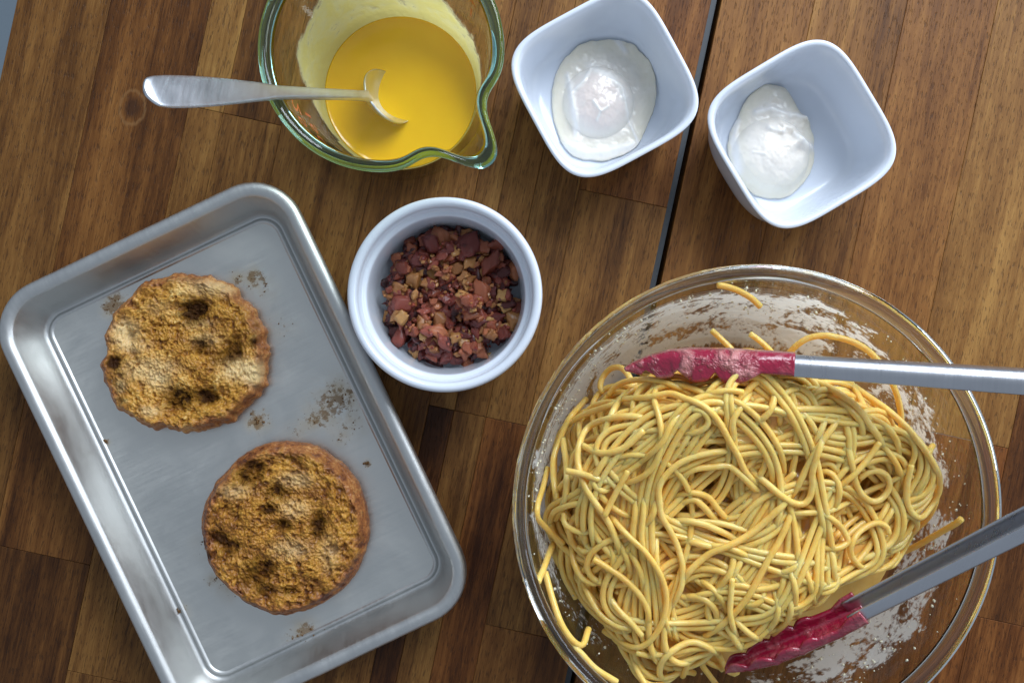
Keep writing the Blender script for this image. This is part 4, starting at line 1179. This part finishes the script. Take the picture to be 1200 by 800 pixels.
# strands followed from the photograph: (points, end0 visible, end1 visible)
T = [
 ([(712,463),(722,450),(740,443),(762,443),(785,451),(800,449)],0,0),
 ([(725,466),(704,475),(680,488),(662,502),(653,520),(650,545),(650,570),(655,595)],0,0),
 ([(690,470),(668,490),(656,517),(648,540),(649,568),(653,590)],0,0),
 ([(660,515),(662,540),(661,570),(656,592),(650,606)],0,0),
 ([(883,445),(882,460),(877,475),(867,487),(855,495)],0,0),
 ([(918,450),(900,452),(886,461),(878,472)],0,0),
 ([(907,455),(897,464),(892,478),(894,490)],0,0),
 ([(884,484),(894,499),(904,511),(910,525)],0,0),
 ([(858,454),(846,470),(838,484),(840,502),(846,520)],0,0),
 ([(846,454),(831,452),(815,455),(800,462)],1,0),
 ([(838,476),(828,470),(818,474),(817,484),(828,490),(840,486)],0,0),
 ([(780,497),(790,500),(804,496),(811,487),(806,477),(793,473),(780,482)],0,0),
 ([(861,476),(864,466),(873,463),(880,468)],0,0),
 ([(866,496),(858,501),(848,505)],1,0),
 ([(949,470),(940,485),(933,505),(930,525)],0,0),
 ([(904,467),(918,481),(930,497),(938,512)],0,0),
 ([(991,451),(975,445),(960,447)],0,0),
 ([(915,546),(905,557),(896,568)],1,0),
 ([(940,538),(952,535),(962,546),(964,560)],0,0),
 ([(940,546),(952,545),(960,556),(962,575),(956,594)],0,0),
 ([(1031,576),(1021,590),(1013,604),(1008,620)],0,0),
 ([(1037,578),(1027,593),(1019,607),(1014,622)],0,0),
 ([(1027,596),(1042,594),(1057,603),(1062,618),(1057,640)],0,0),
 ([(1043,565),(1057,570),(1067,560)],0,0),
 ([(1045,574),(1056,579),(1067,573)],0,0),
 ([(1060,531),(1067,523),(1074,517)],0,1),
 ([(878,620),(858,612),(835,606),(812,604),(792,608),(780,616)],0,0),
 ([(780,606),(795,603),(815,606),(832,613),(850,622),(862,632)],0,0),
 ([(780,591),(802,578),(815,585),(827,598),(840,609)],0,0),
 ([(780,582),(789,573),(805,570),(822,576),(832,588),(843,600),(853,608)],0,0),
 ([(800,640),(820,632),(842,632),(862,640),(880,652)],0,0),
 ([(782,632),(800,627),(822,631),(845,637)],0,0),
 ([(764,615),(762,640),(764,665),(770,690)],0,0),
 ([(740,562),(738,590),(736,615),(738,640),(745,660)],0,0),
 ([(748,560),(747,590),(745,615),(748,640),(752,660)],0,0),
 ([(757,560),(760,580),(755,598),(743,612)],0,0),
 ([(700,540),(690,556),(702,566),(715,560)],0,0),
 ([(704,620),(713,638),(714,653),(708,668)],0,0),
 ([(714,612),(724,632),(732,652),(738,672)],0,0),
 ([(722,622),(736,642),(746,664),(750,690)],0,0),
 ([(669,633),(671,653),(680,669),(695,675),(709,667)],0,0),
 ([(665,642),(667,668),(675,692),(690,713),(710,725),(728,728),(744,720)],0,0),
 ([(680,672),(688,690),(700,708),(718,720),(736,722),(748,712)],0,0),
 ([(662,630),(657,650),(660,672),(668,690),(676,704)],0,0),
 ([(650,640),(655,660),(664,676)],0,0),
 ([(704,680),(719,701),(734,716),(746,730)],0,1),
 ([(704,660),(702,667),(699,675)],0,1),
 ([(727,678),(723,682),(719,687)],0,1),
 ([(806,671),(819,674),(831,684),(841,698),(846,712)],0,0),
 ([(853,630),(848,655),(840,670),(828,690)],0,0),
 ([(867,633),(858,648),(850,662),(842,680)],0,0),
 ([(876,669),(883,678),(878,690),(864,695),(850,690)],0,0),
 ([(882,666),(900,659),(918,648),(933,633)],0,0),
 ([(891,668),(901,677),(903,692),(898,706)],0,0),
 ([(922,640),(928,660),(934,680),(940,694)],0,0),
 ([(905,640),(912,665),(915,690),(917,706)],0,0),
 ([(893,672),(896,692),(893,712),(884,730)],0,0),
 ([(903,668),(909,690),(908,712),(897,732)],0,0),
 ([(930,659),(945,654),(960,653),(972,660)],0,0),
 ([(935,676),(948,680),(962,672),(968,655)],0,0),
 ([(954,620),(958,640),(960,660),(966,676)],0,0),
 ([(1013,612),(1016,620),(1019,635),(1020,655)],0,0),
 ([(1022,612),(1031,636),(1038,649)],0,0),
 ([(995,665),(1008,671),(1021,676)],1,0),
 ([(1000,664),(1018,661),(1033,656),(1043,647),(1044,632)],0,0),
 ([(1020,668),(1042,657),(1054,647),(1060,632),(1062,612)],0,0),
 ([(928,706),(945,697),(962,688),(985,679),(1005,675),(1024,668)],0,0),
 ([(847,721),(855,736),(867,747),(882,754),(898,750)],0,0),
 ([(832,700),(845,725),(858,745),(874,758),(890,760)],0,0),
 ([(816,754),(821,775),(832,792),(842,805)],0,0),
 ([(806,748),(800,767),(796,784)],0,0),
 ([(795,781),(805,787),(816,793)],0,1),
 ([(740,749),(755,754),(772,760)],1,0),
 ([(736,755),(742,772),(756,790),(772,805)],0,0),
 ([(790,700),(783,715),(786,735),(795,745)],0,0),
 ([(784,740),(775,722),(770,700),(772,680)],0,0),
 ([(790,697),(802,690),(815,690),(826,698),(832,710),(830,724)],0,0),
 ([(827,774),(839,785),(854,795)],0,0),
 # upper, clearly seen strands
 ([(743,497),(725,514),(713,520),(700,523),(690,521),(679,516)],1,0),
 ([(752,487),(734,482),(713,484),(695,491),(681,503),(674,520),(674,538),(681,560),(691,577),(703,594),(712,610),(720,630),(726,650)],0,0),
 ([(760,447),(755,462),(759,481),(762,500),(761,519),(755,537),(744,549),(731,556),(718,559)],0,0),
 ([(792,472),(782,478),(771,490),(763,508),(750,524),(735,540)],0,0),
 ([(749,510),(728,531),(719,545)],0,0),
 ([(660,543),(680,547),(699,553),(719,558)],1,0),
 ([(728,543),(716,567),(703,594)],1,1),
 ([(644,611),(648,595),(662,585),(677,581),(692,584)],0,0),
 ([(659,594),(660,606),(671,613),(684,615),(696,606)],1,0),
 ([(642,548),(636,567),(629,585),(630,600),(641,615),(652,627),(660,634)],0,1),
 ([(648,636),(638,648),(628,660)],0,1),
 ([(700,618),(695,632),(683,639),(676,635)],0,0),
 ([(710,594),(720,607),(734,621),(747,633),(760,650),(768,665),(773,682),(773,698),(768,716),(758,732),(746,742),(733,744),(720,739),(710,731)],0,0),
 ([(692,645),(710,656),(728,669),(743,684),(752,700),(753,716),(746,728)],1,0),
 ([(724,464),(747,461),(770,456),(786,461),(803,468),(817,480),(829,496),(838,510),(849,526),(860,545),(873,558),(886,566)],0,0),
 ([(782,562),(790,549),(804,541),(822,539),(840,538),(852,546),(862,555),(874,566),(886,570)],0,0),
 ([(850,519),(838,520),(817,522),(795,528),(780,537),(768,550),(763,563),(764,576),(767,594),(776,609),(785,626),(790,640),(793,654),(792,674),(786,690),(779,706)],0,0),
 ([(940,457),(955,464),(967,475),(977,487),(983,502),(988,514)],0,0),
 ([(930,443),(942,448),(955,457),(970,469),(985,488),(1000,505),(1013,522)],0,0),
 ([(985,481),(1000,488),(1012,499),(1022,512),(1030,530)],0,0),
 ([(1000,503),(1006,513),(1021,531),(1033,549),(1040,566)],0,0),
 ([(963,498),(967,510),(970,525),(976,543),(982,558),(991,571),(1004,579),(1015,576),(1022,564),(1019,551),(1008,544),(997,546),(989,553)],0,1),
 ([(1000,510),(991,526),(980,541),(967,556),(956,568)],1,0),
 ([(962,472),(950,490),(940,505),(932,520),(925,540),(918,562),(910,582)],0,0),
 ([(865,543),(882,556),(898,570),(912,579),(924,581),(931,574),(933,560),(931,545),(933,525),(938,505),(940,490)],0,0),
 ([(915,562),(905,579),(894,591),(880,606),(864,619),(845,629),(825,638),(810,650),(798,663),(790,682)],0,0),
 ([(922,580),(912,595),(900,622),(888,642),(876,665),(864,686),(850,705),(834,722),(815,740)],0,0),
 ([(930,583),(945,591),(958,599),(969,609),(976,622),(972,627),(962,631),(950,631),(939,628)],0,0),
 ([(1024,616),(1021,608),(1010,604),(997,609),(985,618),(979,632),(984,645),(995,655),(1008,661)],1,0),
 ([(847,666),(846,683),(845,704),(849,722),(858,740)],1,0),
 ([(846,706),(854,716),(865,726),(877,734),(892,742),(906,742),(919,734),(924,718),(921,702),(914,688)],0,0),
 ([(778,790),(768,778),(768,762),(777,750),(793,742),(806,740),(819,744),(831,752),(841,765),(850,780),(858,793),(868,797),(879,788)],0,0),
 ([(648,704),(662,725),(675,738),(691,755),(714,770)],1,1),
]
T2 = [  # long loops at the rim of the heap
 ([(708,461),(705,453),(708,443),(716,433),(725,430),(731,434),(736,443)],0,0,"thin spaghetti loop curling out beside the upper tong tip"),
 ([(991,451),(1006,467),(1024,487),(1039,505),(1050,517),(1063,534),(1076,553),(1082,570),(1077,586),(1067,596),(1057,598),(1047,590),(1041,576),(1039,555),(1040,536)],0,1,"spaghetti strand ending in an open hook loop near the glass wall"),
 ([(1083,549),(1089,563),(1092,580),(1090,600),(1084,618),(1076,634)],1,0,"upright spaghetti strand end at the heap's outer edge"),
 ([(1100,597),(1094,612),(1087,627),(1076,645),(1062,662)],1,0,"outermost straight spaghetti end, lying beside the lower tong arm"),
 ([(637,656),(644,680),(653,704),(665,722),(677,731),(686,722)],0,0,"loose spaghetti strand curving down the glass away from the heap"),
]
def hest(px, py):
    q = ((px - 862) / 240) ** 2 + ((py - 600) / 205) ** 2
    return .048 + .020 * max(0, 1 - q)
def traced(pts, a, b, label=None, sink=.0005, **kw):
    w = [P(px, py, hest(px, py)) for px, py in pts]
    p = catmull([(q.x - bc.x, q.y - bc.y) for q in w], .0013)
    return strand(lay(p, 0 if a else .007, 0 if b else .007, sink, **kw), label)
for pts, a, b in T: traced(pts, a, b)
for pts, a, b, lab in T2: traced(pts, a, b, lab)
# pieces lying against the glass, away from the heap
def on_wall(pts, label, lift=0.0):
    out = []
    for px, py, h in pts:
        w = P(px, py, h); out.append((w.x - bc.x, w.y - bc.y, h))
    p = catmull(out, .0013)
    return strand(p, label)
on_wall([(841, 334, .078), (852, 336, .077), (866, 341, .075), (880, 349, .0725), (891, 359, .070)], "short loose spaghetti piece stuck high on the bowl wall")
on_wall([(834, 387, .064), (845, 397, .064), (858, 410, .066), (868, 425, .062)], "short spaghetti end poking up behind the upper tong head")
on_wall([(879, 391, .066), (890, 399, .066), (902, 410, .067), (914, 425, .064)], "second short spaghetti end behind the tong head, nearer the tong arm")
on_wall([(858, 414, .060), (875, 411, .063), (892, 415, .064), (905, 425, .060)], "short arched spaghetti bit between the two ends behind the tong head")
on_wall([(918, 425, .060), (928, 410, .066), (945, 397, .070), (965, 393, .072), (985, 396, .073), (1005, 403, .074), (1022, 415, .074), (1036, 432, .072), (1046, 450, .068), (1053, 470, .064), (1056, 490, .060), (1055, 508, .056), (1050, 524, .052)], "long spaghetti loop arching under the tong arm along the bowl wall")
print("heap top", H.max(), "mean inside", H[rho < .8].mean())

# sauce pool and the mound of sauce inside the heap
ring_n = 160
th = np.linspace(0, 2 * np.pi, ring_n, endpoint=False)
rings = []
for q in np.linspace(0.01, 1, 40):
    edge = (.0905 - .034 * sstep(-.2, .8, np.sin(th))) * (1 + .05 * np.sin(th * 2 + 1.0) + (fbm(np.cos(th) * 2.2 + 5, np.sin(th) * 2.2 + 5, 31, 3) - .5) * .10)
    x = pc.x + np.cos(th) * edge * q; y = pc.y + np.sin(th) * edge * q
    rr = np.hypot(x, y); lim = bowl_in_r(np.full_like(rr, POOL)) - .0006
    k = np.minimum(1, lim / np.maximum(rr, 1e-6)); x, y = x * k, y * k
    rh = np.sqrt(((x - hc.x) / ea) ** 2 + ((y - hc.y) / eb) ** 2)
    z = POOL + .012 * np.clip(1 - (rh / .92) ** 2, 0, 1) + .0015 * (1 - q ** 6) + (fbm(x * 60 + 9, y * 60 + 9, 4, 3) - .5) * .003 * (1 - q ** 4)
    rings.append(np.stack([x, y, z], 1))
# sauce clinging between the strands: a sheet just under the hollows of the heap
st2 = 3
Hc = H[::st2, ::st2].copy()
def sh(a, f):
    o = a.copy()
    for dy in (-1, 0, 1):
        for dx in (-1, 0, 1): o = f(o, np.roll(np.roll(a, dy, 0), dx, 1))
    return o
E = sh(sh(Hc, np.minimum), np.minimum)
for _ in range(4):
    E = (E + np.roll(E, 1, 0) + np.roll(E, -1, 0) + np.roll(E, 1, 1) + np.roll(E, -1, 1)) / 5
rc2 = rho[::st2, ::st2]
E = E + .0012 - .016 * sstep(.80, 1.0, rc2) ** 1.5
nn2 = E.shape[0]
cx2 = GXX[::st2, ::st2]; cy2 = GYY[::st2, ::st2]
fc = grid_faces(nn2, nn2); keep = (rc2.ravel()[fc] < .985).all(1)
used, inv = np.unique(fc[keep], return_inverse=True)
me = mesh("sauce_coating", np.stack([cx2.ravel(), cy2.ravel(), E.ravel()], 1)[used], inv.reshape(-1, 4), PASTA_SAUCE)
link("sauce_coating", me, psauce)
for k, zz_ in ((.97, .029), (.90, .016), (.70, .0065), (.05, .0060)):
    x = rings[39][:, 0] * k; y = rings[39][:, 1] * k
    rings.append(np.stack([x, y, np.maximum(np.full_like(x, zz_), bowl_in(np.hypot(x, y)) + .0004)], 1))
v, f = loft(rings, cap0=True, cap1=True)
me = mesh("sauce_pool", v, f, PASTA_SAUCE); fix_normals(me); link("sauce_pool", me, psauce)

# ------------------------------------------------------------------ tongs
tongs = tag(empty("tongs", (0, 0, 0)), "steel kitchen tongs with red scalloped silicone heads laid open in the pasta", "tongs")
def channel(name, path, depth, hh, thick, opening_roll, flip, mat_, rc_=None, sauced=None):
    """U-shaped channel along path (points on the middle of its back). depth, hh per point.
    flip=+1: opens towards -normal, i.e. to the page side given by flip."""
    path = [Vector(p) for p in path]
    n = len(path); rings = []
    for i in range(n):
        t = (path[min(i + 1, n - 1)] - path[max(i - 1, 0)]).normalized()
        ip = Vector((0, 0, 1)).cross(t).normalized() * flip        # in-plane direction of the opening
        up = t.cross(ip); up = up if up.z > 0 else -up
        a = opening_roll
        O = ip * math.cos(a) + up * math.sin(a); U = up * math.cos(a) - ip * math.sin(a)
        d, h, tk = depth[i], hh[i], thick
        tk = min(tk, h * .45)
        r_ = min(rc_ or h * .7, h * .95, d * .7)
        sec = [(d, h), (d * .75 + r_ * .25, h), ((d + r_) / 2, h)]
        for q in range(7):
            g = math.pi / 2 * q / 6
            sec.append((r_ - r_ * math.sin(g), h - r_ + r_ * math.cos(g)))
        for q in range(7):
            g = math.pi / 2 * q / 6
            sec.append((r_ - r_ * math.cos(g), -h + r_ - r_ * math.sin(g)))
        sec += [((d + r_) / 2, -h), (d * .75 + r_ * .25, -h), (d, -h), (d + tk * .35, -h + tk * .5), (d, -h + tk), ((d + r_) / 2, -h + tk)]
        ri = max(r_ - tk, .0002)
        for q in range(6):
            g = math.pi / 2 * q / 5
            sec.append((tk + ri - ri * math.sin(g), -h + tk + ri - ri * math.cos(g)))
        for q in range(6):
            g = math.pi / 2 * q / 5
            sec.append((tk + ri - ri * math.cos(g), h - tk - ri + ri * math.sin(g)))
        sec += [((d + r_) / 2, h - tk), (d, h - tk), (d + tk * .35, h - tk * .5)]
        rings.append(np.array([(path[i] + O * a_ + U * b_)[:] for a_, b_ in sec]))
    v, f = loft(rings, cap0=True, cap1=True)
    me = mesh(name, v, f, mat_); fix_normals(me)
    if sauced is not None: attr(me, "sauced", np.repeat(np.asarray(sauced), len(rings[0])))
    return link(name, me, tongs)
def line3(a, b, n): return [a.lerp(b, i / (n - 1)) for i in range(n)]
HINGE_PX = (1461, 467)
def z1(px): return .083 + (.145 - .083) * (px - 735) / (1461 - 735)
def z2(px): return .064 + (.145 - .064) * (px - 850) / (1461 - 850)
# upper arm: back edge in the photo from (929,416) to (1461,449)
def arm1(px): return P(px, 415.5 + (px - 929) * .0600, z1(px))
def arm2(px): return P(px, 721 - (px - 1012) * .500, z2(px))
xs = np.linspace(916, 1452, 40)
channel("arm", [arm1(x) for x in xs], [.0080 + .0014 * min(1, (x - 916) / 300) for x in xs], [.0056 + .0006 * min(1, (x - 916) / 300) for x in xs], .0011, R(-14), -1, ARM_STEEL, .0056)
xs = np.linspace(1000, 1452, 40)
channel("arm", [arm2(x) for x in xs], [.0086 + .0012 * min(1, (x - 1000) / 200) for x in xs], [.0046 + .0006 * min(1, (x - 1000) / 200) for x in xs], .0011, R(26), 1, ARM_STEEL, .0030)
# upper silicone head
up_ = np.array([(730, 432), (737, 427), (745, 423), (760, 416.5), (785, 410), (810, 407.5), (850, 408), (900, 411), (932, 413)], float)
lo_ = np.array([(730, 434), (736, 438), (744, 441), (751, 433), (757, 441), (768, 444), (780, 442), (792, 432), (797, 437), (806, 446), (818, 448), (830, 446), (839, 434), (846, 446), (856, 450), (868, 449), (880, 445), (893, 436), (912, 438), (932, 440)], float)
xs = np.linspace(731, 932, 90)
pth, dep, hhh, sau = [], [], [], []
for x in xs:
    yu = np.interp(x, up_[:, 0], up_[:, 1]); yl = np.interp(x, lo_[:, 0], lo_[:, 1])
    z = z1(x); p = P(x, yu, z); pth.append(p)
    dep.append(max(.0012, (yl - yu) * S * (1 - z / CAM_H) * .90))
    t = (x - 731) / 201
    hhh.append(.0018 + .0062 * math.sin(min(1, t * 1.9) * math.pi / 2) - .0018 * sstep(.75, 1, np.array(t)))
    sau.append(1.15 - .9 * float(sstep(.72, .85, np.array(t))))
channel("silicone_head", pth, dep, hhh, .0024, R(-8), -1, SILICONE, None, sau)
# lower silicone head
lo2 = np.array([(850, 786), (870, 782), (900, 773), (940, 757), (980, 739), (1016, 721)], float)      # back (lower) edge
ln_t = np.linspace(0, 1, 90)
cum = np.concatenate([[0], np.cumsum(np.hypot(*np.diff(lo2, axis=0).T))]); cum /= cum[-1]
pth, dep, hhh, sau = [], [], [], []
for t in ln_t:
    x = np.interp(t, cum, lo2[:, 0]); y = np.interp(t, cum, lo2[:, 1]); z = z2(x)
    pth.append(P(x, y, z))
    base = np.interp(t, [0, .06, .18, .3, .44, .58, .7, .82, .9, 1], [4, 13, 15.5, 18, 20, 22, 18, 17, 24, 26])
    sc = abs(math.sin(math.pi * (t * 5.4 + .1))) ** .6 if t < .66 else .75
    dep.append((base + (sc - .75) * 10) * .45e-3 * .86)
    hhh.append(.0020 + .0058 * math.sin(min(1, t * 2.0) * math.pi / 2) - .0008 * t)
    sau.append(.45)
channel("silicone_head", pth, dep, hhh, .0024, R(26), 1, SILICONE, None, sau)
# hinge block and pull ring beyond the frame
hp_ = P(*HINGE_PX, .145)
bm = bmesh.new(); bmesh.ops.create_cone(bm, cap_ends=True, segments=32, radius1=.011, radius2=.011, depth=.017)
bmesh.ops.bevel(bm, geom=[e for e in bm.edges if len(e.link_faces) == 2 and e.calc_face_angle(0) > 1], offset=.0015, segments=2, affect='EDGES')
me = bpy.data.meshes.new("hinge"); bm.to_mesh(me); bm.free(); me.materials.append(ARM_STEEL)
link("hinge", me, tongs, loc=hp_)
